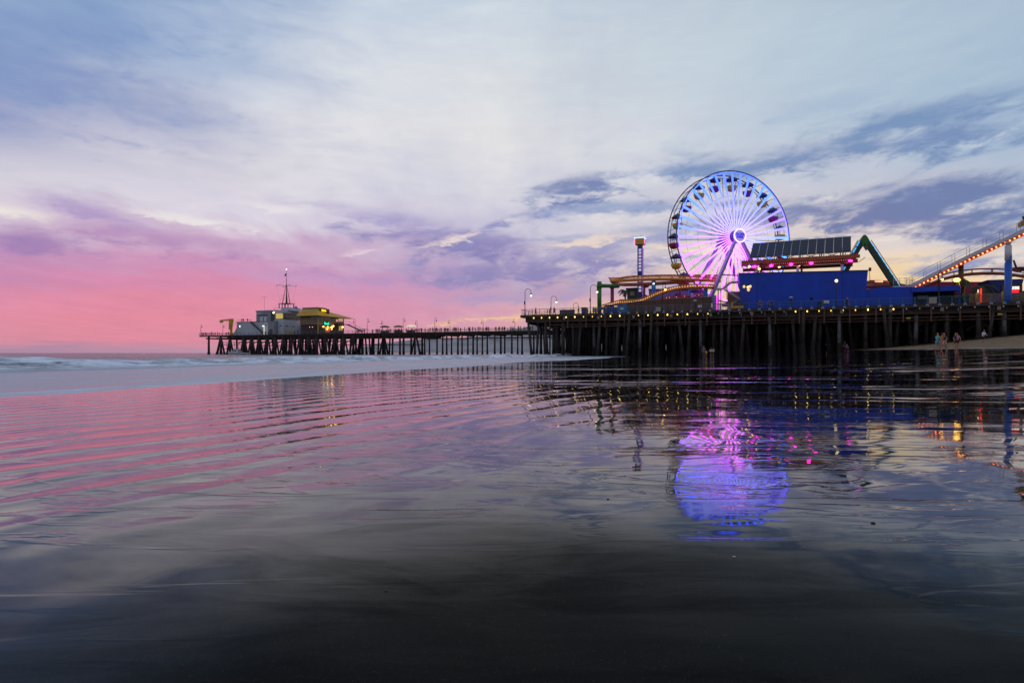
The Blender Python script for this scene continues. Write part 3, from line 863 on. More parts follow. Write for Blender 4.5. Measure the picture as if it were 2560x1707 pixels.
# ---------------------------------------------------------------- lamps
def goose_lamp(u, v, z, h, side, lit, label, group, box=True, glow=None):
    T = thing('street_lamp', label, 'lamp', (u, v, z), group)
    p = MB(); r = .085
    p.lathe((u, v, z), [(.22, 0), (.22, .12), (.15, .2), (.13, .55), (.09, .75), (.075, h*.55)], 8)
    p.build('pole', iron, T)
    a = MB(); rad = .12*h if h > 4 else .14*h
    pts = [(u, v, z + h*.5)] + [(u, v, z + h - rad)]
    for k in range(1, 9):
        an = math.pi*k/8
        pts.append((u + side*rad*(1-math.cos(an)), v, z + h - rad + rad*math.sin(an)))
    pts.append((u + side*2*rad, v, z + h - rad*1.5))
    a.tube(pts, [.065] + [.05]*(len(pts)-1), 6); a.build('arm', iron, T)
    zb = z + h - rad*1.5
    s = MB(); s.lathe((u+side*2*rad, v, zb-.28), [(.30, 0), (.24, .12), (.12, .22), (.06, .36)], 8); s.build('lamp_shade', iron, T)
    g = MB(); g.ball((u+side*2*rad, v, zb-.38), .17 if lit else .15, 8, 6); g.build('globe', (glow or lamp_on) if lit else lamp_soft, T)
    if box:
        b = MB(); b.box(u-.13, u+.13, v-.25, v-.09, z+h*.42, z+h*.53); b.build('control_box', iron, T)
    return T
GL = 'gooseneck lamps along the near pier'
goose_lamp(UV(1312.5, .4)[0], .4, DZ, 5.3, 1, True, 'lit gooseneck lamp standing at the seaward corner of the near pier', GL)
goose_lamp(.6, VofU(1377.6, .6), DZ, 5.2, 1, True, 'lit gooseneck lamp behind the person with a backpack on the near pier', GL)
goose_lamp(.6, VofU(1433.5, .6), DZ, 5.2, 1, True, 'lit gooseneck lamp halfway back along the open end of the near pier', GL)
goose_lamp(UV(1475.8, .4)[0], .4, DZ, 5.5, 1, True, 'tall lit gooseneck lamp just left of the green coaster column', GL)
goose_lamp(.6, VofU(1490, .6), DZ, 5.0, -1, False, 'thin unlit gooseneck lamp far back beside the green coaster column', GL)
goose_lamp(UV(1657, .4)[0], .4, DZ, 5.4, .35, True, 'black lamp with amber globe in front of the brown fence', GL, glow=lamp_orange)
goose_lamp(UV(2347, .4)[0], .4, DZ, 5.2, .35, True, 'lit amber gooseneck lamp in front of the white lift hill', GL, glow=lamp_orange)
# twin lantern lamp and single globe lamp before the blue wall
def lantern(px, h, label, twin):
    u, _ = UV(px, .5); v = .5; z = DZ
    T = thing('street_lamp', label, 'lamp', (u, v, z), GL)
    p = MB(); p.lathe((u, v, z), [(.24, 0), (.24, .1), (.15, .3), (.12, .6), (.08, .8), (.06, h)], 8); p.build('pole', iron, T)
    if twin:
        c = MB(); c.lathe((u, v, z+h), [(.10, -.1), (.34, .02), (.36, .10), (.16, .30), (.05, .5), (.02, .75)], 8); c.build('finial_cap', iron, T)
        for s in (-1, 1):
            a = MB(); a.tube([(u, v, z+h-.5), (u+s*.35, v, z+h-.55), (u+s*.55, v, z+h-.25)], .035, 5); ar = a.build('arm', iron, T)
            g = MB(); g.lathe((u+s*.5, v, z+h-.25), [(.06, 0), (.19, .14), (.21, .3), (.12, .46), (.03, .52)], 8); g.build('glass_lantern', emat('dim_lantern', (236,190,120), 1.1), T)
        g = MB(); g.ball((u+.12, v-.1, z+h-.02), .2, 10, 7); g.build('globe', lamp_orange, T)
        g = MB(); g.lathe((u+.2, v-.08, z+h-.85), [(.07, 0), (.22, .2), (.26, .42), (.1, .5)], 8); g.build('glass_lantern', emat('dim_lantern', (236,190,120), 1.1), T)
    else:
        g = MB(); g.lathe((u, v, z+h), [(.07, 0), (.2, .12), (.24, .32), (.16, .44), (.05, .5)], 8); g.build('glass_lantern', emat('pale_lantern', (255,232,180), 2.2), T)
        c = MB(); c.lathe((u, v, z+h+.5), [(.2, 0), (.1, .12), (.03, .2), (.06, .28), (.01, .42)], 8); c.build('finial_cap', iron, T)
    return T
lantern(1868, 4.0, 'ornate lamp with several amber lanterns by the left end of the blue wall', True)
lantern(2091, 4.1, 'slim lamp with one pale lantern by the right part of the blue wall', False)
# long pier lamps: (px of the post, height px, side, label)
FL = 'gooseneck lamps along the long pier'
def zt(h): return h
far_l = [(502, 1, 5.0, 'gooseneck lamp at the very tip of the long pier'),
 (557, 1, 4.7, 'gooseneck lamp on the long pier just left of the yellow crane'),
 (888, -1, 5.6, 'gooseneck lamp beside the outdoor stair of the yellow-roofed restaurant'),
 (918, 1, 5.6, 'first gooseneck lamp clear of the restaurant, arm to the right'),
 (957, -1, 5.2, 'gooseneck lamp just left of the food stalls, arm to the left'),
 (1008, 1, 5.4, 'gooseneck lamp between the small food stalls, arm to the right'),
 (1043, -1, 5.0, 'gooseneck lamp right of the food stalls, arm to the left'),
 (1087, 1, 5.2, 'gooseneck lamp with its arm to the right above the densest crowd'),
 (1125, -1, 4.8, 'gooseneck lamp next to the right edge of the densest crowd, arm to the left'),
 (1208, -1, 4.6, 'gooseneck lamp standing alone over the landward half of the long pier'),
 (1287, -1, 4.7, 'gooseneck lamp on the long pier closest to the near pier corner')]
for px, sd, h, lb in far_l:
    v = 72.3 if sd > 0 else (81.5 if px > 870 else 72.3)
    if px == 888: v = 73
    u, _ = UV(px, v)
    goose_lamp(u, v, DZ-.05, h, sd*.55, False, lb, FL, box=False)
# ================================================================ BUILDINGS AT THE TIP OF THE LONG PIER
wall_grey = mat('pale_grey_render', (182,190,198), .7, var=.12, scale=.6)
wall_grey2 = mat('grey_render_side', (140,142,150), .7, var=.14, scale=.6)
dark_glass = mat('dark_window_glass', (30,38,56), .12, var=.1, spec=.8)
trim_dark = mat('dark_window_frame', (52,56,64), .5, var=.2)
door_white = mat('white_panel_door', (206,208,214), .5, var=.06)
lit_glass = emat('lit_window_glass', (214,190,104), .55)
UB, _ = UV(708, 76)      # corner of the office tower
def PXU(px, v): return UV(px, v)[0]
def ZY(py, u, v):
    return CZ + (HZ-py)/F*WP(u, v).y
def office():
    v0 = 76.0; uc = PXU(708, v0)
    T = thing('harbour_office', 'grey flat-roofed office with a band of windows round its upper corner', 'building', (uc, v0, DZ-.05))
    zg = DZ-.05
    zl = ZY(805, PXU(632, v0), v0)               # terrace top
    ua = PXU(635, v0); ub = PXU(690, v0)
    vb = VofU(757, uc)                           # depth of right-hand face
    zband0 = ZY(797, uc, v0); zband1 = ZY(782, uc, v0); zr = ZY(776, uc, v0)
    b = MB()
    ut = PXU(686, v0)
    b.box(ut, uc, v0, vb, zg, zband0); b.build('wall', wall_grey, T)
    b = MB(); b.box(ut, uc-.15, v0+.15, vb-.15, zband0, zband1); b.build('wall', wall_grey2, T)
    b = MB(); b.box(ut-.3, uc+.5, v0-.5, vb+.3, zband1, zr); b.build('roof', wall_grey, T)
    zrr = ZY(771, uc, v0)
    rb = MB(); rb.box(PXU(702, v0+2), PXU(702, v0+2)+5, v0+2, v0+8, zr, zr+1.3); rb.build('roof_house', wall_grey, T)
    # ribbon windows
    n = 8
    for k in range(n):
        a = ut + .8 + (uc-.2-ut-.8)*k/n; e = a + (uc-ut-1)/n*.8
        f = MB(); f.box(a, e, v0+.02, v0+.14, zband0+.12, zband1-.12); f.build('window', lit_glass, T)
    n = 12
    for k in range(n):
        a = v0+.5 + (vb-v0-.8)*k/n; e = a + (vb-v0-1)/n*.62
        f = MB(); f.box(uc-.14, uc-.02, a, e, zband0+.12, zband1-.12); f.build('window', dark_glass, T)
    fr = MB(); fr.box(ut, uc+.04, v0-.04, v0+.16, zband0-.15, zband0); fr.box(uc-.16, uc+.05, v0+.17, vb, zband0-.15, zband0+.02)
    fr.build('window_ledge', trim_dark, T)
    # lower seaward block with terrace on top
    z2 = ZY(778, ua, v0); 
    m = MB(); m.box(ua, ut-.01, v0+1.2, vb-1, zl, z2); m.build('wall', wall_grey2, T)
    r = MB(); r.box(ua-.2, ut-.02, v0+1.0, vb-1, z2, z2+.35); r.build('roof', wall_grey, T)
    f = MB(); f.box(ua+.1, ua+3.0, v0+1.1, v0+1.19, z2-1.1, z2-.7); f.build('sign_board', door_white, T)
    for px in (646, 655.5):
        a = PXU(px, v0); f = MB(); f.box(a-.1, a+1.2, v0+1.1, v0+1.18, zl+.2, ZY(791, a, v0)); f.build('door', door_white, T)
    f = MB(); f.box(PXU(672, v0), ut+.3, v0+1.05, v0+1.16, zl, z2-.5); f.build('opening', trim_dark, T)
    f = MB(); f.box(PXU(640, v0), PXU(664, v0), v0+1.1, v0+1.17, ZY(789.5, ua, v0), ZY(787, ua, v0)); f.build('opening', trim_dark, T)
    ul = PXU(595, v0); ul2 = PXU(583, v0)
    bb = MB(); bb.prism([(ul2, zg), (ut-.02, zg), (ut-.02, zl), (ul, zl), (ul-.2, zg+3.2)], v0-.6, vb-1); bb.build('wall', wall_grey, T)
    c = MB(); c.box(ul-.1, PXU(695, v0), v0-.8, vb-1, zl, zl+.16); c.build('terrace_edge', trim_dark, T)
    # porch with doorway
    pa, pb = PXU(680, v0), PXU(695, v0)
    p = MB(); p.box(pa, pb, v0-2.2, v0-.62, zg, zl); p.build('porch', wall_grey2, T)
    p = MB(); p.box(pa+.9, pb-.8, v0-2.26, v0-2.2, zg, zg+2.4); p.build('door', trim_dark, T)
    # stair down from the terrace
    s = MB(); a0, a1 = PXU(632, v0), PXU(668, v0)
    s.beam((a0, v0-1.3, zl), (a1, v0-1.3, zg+.2), .5, .45)
    s.beam((a0, v0-1.6, zl+1.0), (a1, v0-1.6, zg+1.2), .06); 
    for k in range(9):
        f_ = k/8; s.box(a0+(a1-a0)*f_-.03, a0+(a1-a0)*f_+.03, v0-1.63, v0-1.57, zl+(zg+.2-zl)*f_, zl+(zg+.2-zl)*f_+1.0)
    s.build('outdoor_stair', trim_dark, T)
    # left handrail stair
    s = MB(); s.tube([(PXU(575, v0), v0-.7, zg+.6), (PXU(596, v0), v0-.7, zl+.9), (PXU(634, v0), v0-.7, zl+1.0)], .05, 4)
    for k in range(6):
        a = PXU(600+6*k, v0); s.tube([(a, v0-.7, zl), (a, v0-.7, zl+1.0)], .04, 4)
    s.build('guard_rail', trim_dark, T)
    # slit windows and vents on the lower wall, wall panels
    for px, w_ in ((702, .8), (713, 1.5), (732, .8)):
        vv = VofU(max(px, 709), uc) if px > 708 else v0
        f = MB()
        zz = ZY(814.5, uc, v0)
        if px > 708: f.box(uc-.02, uc+.05, vv, vv+w_, zz-.2, zz+.15)
        else: f.box(PXU(px, v0)-.5, PXU(px, v0)+.5, v0-.06, v0+.02, zz-.2, zz+.15)
        f.build('vent', trim_dark, T)
    for px in (661, 668, 678):
        f = MB(); a = PXU(px, v0); zz = ZY(813, a, v0); f.box(a-.5, a+.5, v0-.68, v0-.6, zz-.2, zz+.12); f.build('vent', trim_dark, T)
    ey = MB(); ey.box(uc+.01, uc+.05, v0+1, VofU(735, uc), zg, zg+2.2); ey.build('panel', mat('cream_panel', (190,184,150), .6, var=.15), T)
    # rooftop rails, aerials, dish
    rr = MB(); zr2 = zr
    pts = [(ut, v0, zr+1.0), (uc+.3, v0-.2, zr+1.1), (uc+.3, vb, zr+1.0)]
    rr.tube(pts, .04, 4)
    for (a, b_, c_) in ((ut, v0, zr), (uc+.3, v0-.2, zr), (uc+.3, (v0+vb)/2, zr), (uc+.3, vb, zr)): rr.tube([(a, b_, c_), (a, b_, c_+1.05)], .04, 4)
    rr.build('roof_rail', trim_dark, T)
    dsh = MB(); dsh.ball((uc-.5, vb-3.5, zr+1.5), .75, 8, 6); dsh.tube([(uc-.5, vb-3.5, zr), (uc-.5, vb-3.5, zr+3.4)], .05, 4); dsh.box(uc-1.3, uc+.2, vb-4.6, vb-4, zr, zr+.7)
    dsh.build('radar_unit', trim_dark, T)
    for px, hh in ((661, 6.3),):
        a = PXU(px, v0+3); an = MB(); an.tube([(a, v0+3, z2), (a, v0+3, z2+hh)], .05, 4)
        an.tube([(a-1.1, v0+3, z2+hh-.1), (a+1.1, v0+3, z2+hh-.1)], .035, 4); an.tube([(a-1.1, v0+3, z2+hh-.6), (a-1.1, v0+3, z2+hh+.5)], .03, 4); an.tube([(a+1.1, v0+3, z2+hh-.6), (a+1.1, v0+3, z2+hh+.5)], .03, 4)
        an.build('aerial', trim_dark, T)
    for vv, hh in ((VofU(727, uc), 3.4), (VofU(738, uc), 4.0)):
        an = MB(); an.tube([(uc-.3, vv, zr), (uc-.3, vv, zr+hh)], .04, 4); an.tube([(uc-.3, vv-.3, zr+hh*.93), (uc-.3, vv+.3, zr+hh*.93)], .04, 4); an.build('aerial', trim_dark, T)
    # signs and lamps on the wall
    M = Matrix.Translation(Vector((uc+.52, (v0+vb)/2+1.5, (zband1+zr)/2)) - Vector(ORG[T.name])) @ Matrix.Rotation(R(90), 4, 'Z') @ Matrix.Rotation(R(90), 4, 'X')
    textmesh('HARBOR OFFICE', .8, M, 'lettering', mat('faded_red_lettering', (120,60,70), .6), T, .02)
    l = MB(); a = PXU(687, v0); l.ball((a, v0-.7, zband1+.1), .28, 8, 6); l.build('wall_lamp', lamp_on, T)
    l = MB(); l.ball((PXU(603, v0), v0-.8, ZY(816, PXU(603, v0), v0)), .2, 8, 6); l.build('wall_lamp', emat('white_wall_lamp', (255,246,225), 3), T)
    l = MB(); l.ball((PXU(667, v0), v0-2, ZY(815.5, PXU(667, v0), v0)), .26, 8, 6, (1.4, 1, .6)); l.tube([(PXU(669.5, v0), v0-2, zg), (PXU(669.5, v0), v0-2, ZY(812, uc, v0))], .05, 4)
    l.build('wall_lamp', emat('white_wall_lamp', (255,246,225), 3), T)
    vs_ = VofU(753.5, uc+.1); q = MB(); zz = ZY(804, uc, vs_); q.box(uc+.06, uc+.2, vs_-.75, vs_+.75, zz-.7, zz+.7); so = q.build('neon_sign', emat('coral_neon', (255,132,104), 1.5), T)
    q = MB(); q.box(uc+.2, uc+.24, vs_-.3, vs_+.3, zz-.3, zz+.25); q.build('sign_figure', mat('sign_dark_red', (120,40,40), .6), so)
    # low plant room joining the restaurant
    q = MB(); q.box(uc+.02, uc+2.4, vb-1.6, vb+2, zg, ZY(814, uc, vb)); q.build('annex', wall_grey, T)
    return uc, v0, vb, zr
uc_, vo_, vbo_, zro_ = office()

def mast():
    v = vo_ + 4.5; u, _ = UV(716, v)
    zb = zro_ + 1.2
    T = thing('signal_mast', 'tall thin signal mast with crossed yards and small flag above the grey office', 'mast', (u, v, zb))
    st = MB()
    for a, b in ((-2.4,-1.6),(2.4,-1.6),(2.4,1.6),(-2.4,1.6),(-.7,-1.6),(.9,-1.6)): st.box(u+a-.13, u+a+.13, v+b-.13, v+b+.13, zb-.05, zb+1.9)
    st.box(u-2.6, u+2.6, v-1.8, v+1.8, zb+1.9, zb+2.1); st.build('platform', trim_dark, T)
    zp = ZY(715, u, v); ztop = ZY(674, u, v)
    for a, b in ((-1.3, -.9), (1.3, -.9), (1.1, .9), (-1.1, .9)):
        l = MB(); l.tube([(u+a, v+b, zb+2.1), (u+a*.12, v+b*.12, zp)], [.16, .07], 6); l.build('leg', rust, T)
    p = MB(); p.tube([(u, v, zb+2.1), (u, v, zp), (u, v, ZY(698, u, v)), (u, v, ztop)], [.2, .15, .09, .04], 6); p.build('pole', rust, T)
    y = MB(); y.tube([(u-4.2, v-1.2, zp+.5), (u+4.2, v+1.2, zp-.3)], .07, 5); y.tube([(u-3.2, v+1.4, zp-.2), (u+3.2, v-1.4, zp+.5)], .07, 5)
    for s in ((-4.2, -1.2), (4.2, 1.2), (-3.2, 1.4), (3.2, -1.4)): y.ball((u+s[0], v+s[1], zp+.1), .16, 6, 4)
    y.build('yard', rust, T)
    w = MB()
    for s in ((-4.2, -1.2), (4.2, 1.2)):
        w.tube([(u+s[0], v+s[1], zp), (u, v, ZY(700, u, v))], .018, 3); w.tube([(u+s[0], v+s[1], zp), (u+s[0]*.55, v+s[1]*.3, zb+1)], .018, 3)
    w.tube([(u+3.2, v-1.4, zp), (u+2.2, v-1, zb+1)], .018, 3); w.tube([(u-1, v, zp-3), (u-7, v, zb)], .018, 3)
    w.build('stay_wire', iron, T)
    f = MB(); f.add([(u, v-.02, ztop-1.4), (u-1.0, v-.02, ztop-2.2), (u-.9, v-.02, ztop-2.9), (u, v-.02, ztop-2.4), (u, v+.03, ztop-1.4), (u-1.0, v+.03, ztop-2.2), (u-.9, v+.03, ztop-2.9), (u, v+.03, ztop-2.4)], [(0,1,2,3), (7,6,5,4), (0,4,5,1), (1,5,6,2), (2,6,7,3), (3,7,4,0)])
    f.build('flag', mat('dark_flag_cloth', (70,40,60), .9), T)
    l = MB(); l.ball((u, v, ztop+.1), .17, 6, 4); l.build('beacon', lamp_on, T)
mast()

def restaurant():
    v0 = 74.0; uc, _ = UV(795, v0); zg = DZ-.05
    T = thing('pier_restaurant', 'two-storey tan restaurant with a broad yellow hipped roof, green neon sign and stair', 'restaurant', (uc, v0, zg))
    ua = PXU(750, v0); vb = VofU(860, uc)
    z1 = ZY(788, uc, v0); zt_ = ZY(772.5, uc, v0)
    tan = mat('ochre_wall', (134,110,84), .75, var=.2, scale=.7); yel = mat('yellow_roof_tiles', (206,160,4), .55, var=.2, scale=.8, planks=(0, .45))
    ytrim = mat('yellow_trim', (170,134,50), .5, var=.1)
    zm = zg + (z1-zg)*.52
    w = MB(); w.box(ua, uc, v0, vb, zm, z1); w.build('wall', tan, T)
    w = MB(); w.box(ua, uc-.01, v0+.4, vb, zg, zm-.01); w.build('wall', mat('shopfront_dark', (60,44,38), .7, var=.3), T)
    # hipped roof
    e = 1.3
    A = [(ua-1, v0-e, z1-.2), (uc+e, v0-e, z1-.2), (uc+e+.6, vb+4.6, ZY(797, uc+e, vb+4)), (ua-1, vb+1, z1-.2)]
    B = [(ua-1, v0+2.2, zt_), (uc-2.4, v0+2.4, zt_+.1), (uc-3.2, v0+8, zt_-.1), (ua-1, v0+7, zt_-.1)]
    r = MB(); r.add(A+B, [(0,1,5,4), (1,2,6,5), (2,3,7,6), (3,0,4,7), (4,5,6,7), (3,2,1,0)]); ro = r.build('roof', yel, T)
    s = MB(); s.box(ua-.5, PXU(784, v0-1), v0-.15, v0+.35, z1+2.1, z1+2.35); s.build('roof_light', door_white, ro)
    s = MB(); s.box(ua-1, uc-2.3, v0+2.3, v0+6.5, zt_, zt_+1.0); s.build('parapet', mat('roof_parapet', (150,120,70), .7, var=.15), ro)
    s = MB(); s.beam((uc+e, v0-e, z1-.1), (uc-2.4, v0+2.4, zt_+.15), .22, .12); s.build('hip_trim', mat('pale_hip', (200,180,120), .6), ro)
    e_ = MB(); e_.box(ua-1, uc+e, v0-e-.06, v0-e, z1-.4, z1-.12); e_.build('eave', mat('dark_eave', (74,56,30), .7), ro)
    # corner post
    c = MB(); c.box(uc-.25, uc+.1, v0-.1, v0+.25, zg, z1); c.build('corner_post', ytrim, T)
    # upstairs windows
    def winR(pa, pb, pya, pyb, m, nm='window', k=1):
        va, vb_ = VofU(pa, uc), VofU(pb, uc)
        for q in range(k):
            a = va + (vb_-va)*q/k; b = va + (vb_-va)*(q+.82)/k
            f = MB(); f.box(uc-.02, uc+.06, a, b, ZY(pyb, uc, a), ZY(pya, uc, a)); fo = f.build(nm, m, T)
    winR(801, 812, 792, 802, dark_glass, k=3); winR(812.5, 826, 792.5, 803, dark_glass, k=4)
    winR(832, 838, 797, 806, dark_glass, k=1); winR(846, 858, 796, 804, emat('warm_upper_window', (226,170,150), .6), k=3); winR(840, 845, 798, 804, emat('warm_upper_window', (226,170,150), .6), k=1)
    for pa in (778, 784, 788):
        a = PXU(pa, v0); f = MB(); f.box(a, a+1.0, v0-.06, v0+.02, ZY(801, a, v0), ZY(791, a, v0)); f.build('window', dark_glass, T)
    # shopfront: warm openings
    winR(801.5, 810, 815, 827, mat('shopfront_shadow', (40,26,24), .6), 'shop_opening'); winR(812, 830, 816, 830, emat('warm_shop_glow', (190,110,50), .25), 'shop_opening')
    winR(847, 857, 815, 826, emat('yellow_shop_window', (200,170,90), .45), 'window', k=2)
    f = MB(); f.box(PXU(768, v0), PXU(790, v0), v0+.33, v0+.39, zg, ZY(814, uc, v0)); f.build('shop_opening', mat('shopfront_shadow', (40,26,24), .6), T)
    for px, py, r_ in ((808.7, 816.5, .26), (819.5, 817.5, .26), (829.5, 818, .36), (833.5, 815, .26), (818.5, 822.5, .24), (829.5, 823, .16), (857, 817.5, .28)):
        vv = VofU(px, uc+.5); g = MB(); g.ball((uc+.5, vv, ZY(py, uc+.5, vv)), r_, 8, 6); g.build('lamp_globe', lamp_orange, T)
    for px in (774.5, 781.5):
        a = PXU(px, v0-.1); g = MB(); g.ball((a, v0-.2, ZY(817.5, a, v0)), .15, 6, 5); g.build('lamp_globe', emat('pink_porch_lamp', (255,190,180), 2), T)
    # green neon sign
    va, vb_ = VofU(811, uc+.1), VofU(821, uc+.1); zc = ZY(808.5, uc, va)
    s = MB(); s.box(uc+.06, uc+.2, va-.3, vb_+.3, zc-.85, zc+.85); so = s.build('neon_sign', mat('sign_dark_green', (6,60,50), .5), T)
    M = Matrix.Translation(Vector((uc+.24, (va+vb_)/2, zc)) - Vector(ORG[T.name])) @ Matrix.Rotation(R(90), 4, 'Z') @ Matrix.Rotation(R(90), 4, 'X')
    textmesh('food', 1.5, M, 'lettering', emat('green_neon', (40,240,180), 1.2), so, .03, .05)
    # yellow neon on the roof
    va, vb_ = VofU(804, uc-1.6), VofU(815, uc-1.6); zc = ZY(775.5, uc, va)
    s = MB(); s.box(uc-1.8, uc-1.6, va-.3, vb_+.5, zc-1.0, zc+1.0); so = s.build('roof_sign', mat('sign_ochre_board', (150,100,30), .5), T)
    M = Matrix.Translation(Vector((uc-1.55, (va+vb_)/2, zc)) - Vector(ORG[T.name])) @ Matrix.Rotation(R(90), 4, 'Z') @ Matrix.Rotation(R(90), 4, 'X')
    textmesh('Maria', 1.15, M, 'lettering', emat('yellow_neon', (255,190,10), 2.0), so, .03, .05)
    s = MB(); vv = VofU(819, uc-1.3); s.lathe((uc-1.3, vv, zc-1.6), [(.5, 0), (.75, .6), (.75, 2.0), (.5, 2.3)], 8); s.build('roof_vent', trim_dark, T)
    # balcony and outdoor stair on the landward side
    b = MB(); va = VofU(838, uc+1); zb_ = ZY(809, uc, va)
    b.box(uc+.07, uc+2.6, va, vb+.5, zb_-.2, zb_); b.beam((uc+1.2, vb+.5, zb_), (uc+8.5, vb+1.5, zg+1.6), 1.4, .35)
    b.box(uc+8, uc+10.4, vb, vb+3, zg+2.4, zg+2.55)
    for q in (8.1, 10.2): b.box(uc+q, uc+q+.12, vb, vb+.12, zg, zg+2.4)
    b.build('outdoor_stair', mat('brown_stair_timber', (66,44,40), .7, var=.2), T)
    h = MB(); h.tube([(uc+2.6, va, zb_+1), (uc+2.6, vb+.4, zb_+1), (uc+9, vb+1.0, zg+2.6)], .05, 4)
    for q in range(8): 
        f_ = q/7; h.tube([(uc+2.6+6.4*f_, vb+.4+.6*f_, zb_+(zg+1.6-zb_)*f_), (uc+2.6+6.4*f_, vb+.4+.6*f_, zb_+1+(zg+2.6-zb_-1)*f_)], .035, 4)
    h.build('handrail', trim_dark, T)
    return uc
ur_ = restaurant()

def crane():
    v = 73.2; u, _ = UV(578, v); z = DZ-.05
    yel = mat('yellow_crane_paint', (206,162,14), .45, var=.12, scale=2)
    T = thing('boat_crane', 'yellow jib crane with its arm pointing seaward at the tip of the long pier', 'crane', (u, v, z))
    zt_ = ZY(797, u, v)
    p = MB(); p.lathe((u, v, z), [(.62, 0), (.62, .8), (.5, 1.2), (.5, 4.2), (.62, 4.3), (.66, zt_-z-1.6), (.55, zt_-z-1.4)], 10); p.build('column', yel, T)
    h = MB(); h.beam((u-.5, v, zt_-4.6), (u-.35, v, zt_-.6), .9, 1.0); h.beam((u+.2, v, zt_-3.6), (u+.7, v, zt_-.9), .5, .6); h.box(u-.9, u+.9, v-.45, v+.45, zt_-1.3, zt_); h.build('slewing_head', yel, T)
    ul = PXU(551, v)
    j = MB(); j.beam((u-.4, v, zt_-.45), (ul, v, zt_-.55), .5, .8, h2=.45); j.build('jib', yel, T)
    k = MB(); k.box(ul-.2, ul+1.4, v-.3, v+.3, zt_-1.5, zt_-.7); k.tube([(ul+.4, v, zt_-1.5), (ul+.4, v, zt_-2.0)], .12, 5); k.build('hoist', yel, T)
crane()

def boat():
    # moored by the legs below the crane
    c = WP(UV(596, 70)[0], 70); T = thing('motor_boat', 'white cabin motor boat afloat against the dark legs under the pier tip', 'boat', (c.x, c.y, 0.0), frame='W', rz=PANG+R(8))
    ORG[T.name] = (0, 0, 0)
    L = 9.6; st = []
    hull = MB(); n = 12; vs = []; fs = []
    for k in range(n+1):
        x = -L/2 + L*k/n; f_ = k/n
        wid = 1.45*min(1, (f_/.42)**.6) if f_ < .42 else 1.45
        wid = max(wid, .03); sheer = 1.25 - .55*f_
        ring = [(x - (.5*(1-f_) if 1 else 0), -wid, sheer), (x, -wid*.92, .35), (x, -wid*.55, -.25), (x, wid*.55, -.25), (x, wid*.92, .35), (x - .5*(1-f_), wid, sheer)]
        vs += ring
    for k in range(n):
        for j in range(5): fs.append((k*6+j, (k+1)*6+j, (k+1)*6+j+1, k*6+j+1))
        fs.append((k*6+5, (k+1)*6+5, (k+1)*6, k*6))
    fs.append(tuple(range(6))); fs.append(tuple(n*6+j for j in range(6))[::-1])
    hull.add(vs, fs); hull.build('hull', mat('white_gelcoat', (210,216,224), .3, var=.06), T)
    cb = MB(); cb.add([(-3.1,-.9,1.0),(.6,-1.1,.95),(.6,1.1,.95),(-3.1,.9,1.0),(-1.6,-.75,2.15),(.5,-.85,2.2),(.5,.85,2.2),(-1.6,.75,2.15)], [(0,1,5,4),(1,2,6,5),(2,3,7,6),(3,0,4,7),(4,5,6,7)])
    co = cb.build('cabin', mat('white_gelcoat', (210,216,224), .3, var=.06), T)
    w = MB(); w.add([(-2.7,-.93,1.25),(.3,-1.08,1.25),(.25,-.96,1.85),(-1.75,-.85,1.85)], [(0,1,2,3)]); w.add([(-2.75,-.6,1.3),(-2.75,.6,1.3),(-1.75,.6,2.0),(-1.75,-.6,2.0)], [(0,1,2,3)])
    w.build('cabin_window', dark_glass, co)
    r = MB(); r.tube([(1.0,-1.2,1.0),(1.0,-1.2,2.9),(1.0,1.2,2.9),(1.0,1.2,1.0)], .05, 5); r.box(.2, 2.6, -1.2, 1.2, 2.9, 3.0); r.tube([(-1,0,2.2),(-1,0,4.4)], .03, 4)
    r.build('canopy_frame', trim_dark, T)
    s = MB(); s.box(-4.3, 4.6, -1.47, -1.44, .72, .8); s.build('stripe', mat('boat_blue_stripe', (60,80,120), .4), T)
boat()

def stalls():
    for px, col, lab in ((962, (120,110,40), 'small food stall with a dull yellow awning, left of the other two stalls'), (996, (140,120,50), 'small food stall with a domed ochre awning, between the two other stalls'), (1028, (226,214,190), 'small food stall with a pale glowing awning on the long pier')):
        v = 76; u, _ = UV(px, v); z = DZ-.05
        T = thing('food_stall', lab, 'stall', (u, v, z), 'food stalls on the long pier')
        b = MB(); b.box(u-1.3, u+1.3, v-.8, v+.8, z, z+1.1); b.build('counter', trim_dark, T)
        for a in (-1.2, 1.2):
            p = MB(); p.box(u+a-.05, u+a+.05, v-.05, v+.05, z+1.1, z+2.5); p.build('post', trim_dark, T)
        a = MB(); a.lathe((u, v, z+2.3), [(1.9, 0), (1.75, .25), (1.0, .6), (.1, .75)], 10)
        a.build('awning', emat('glowing_awning', (240,222,180), .6) if px == 1028 else mat('awning_%d' % px, col, .8), T)
stalls()
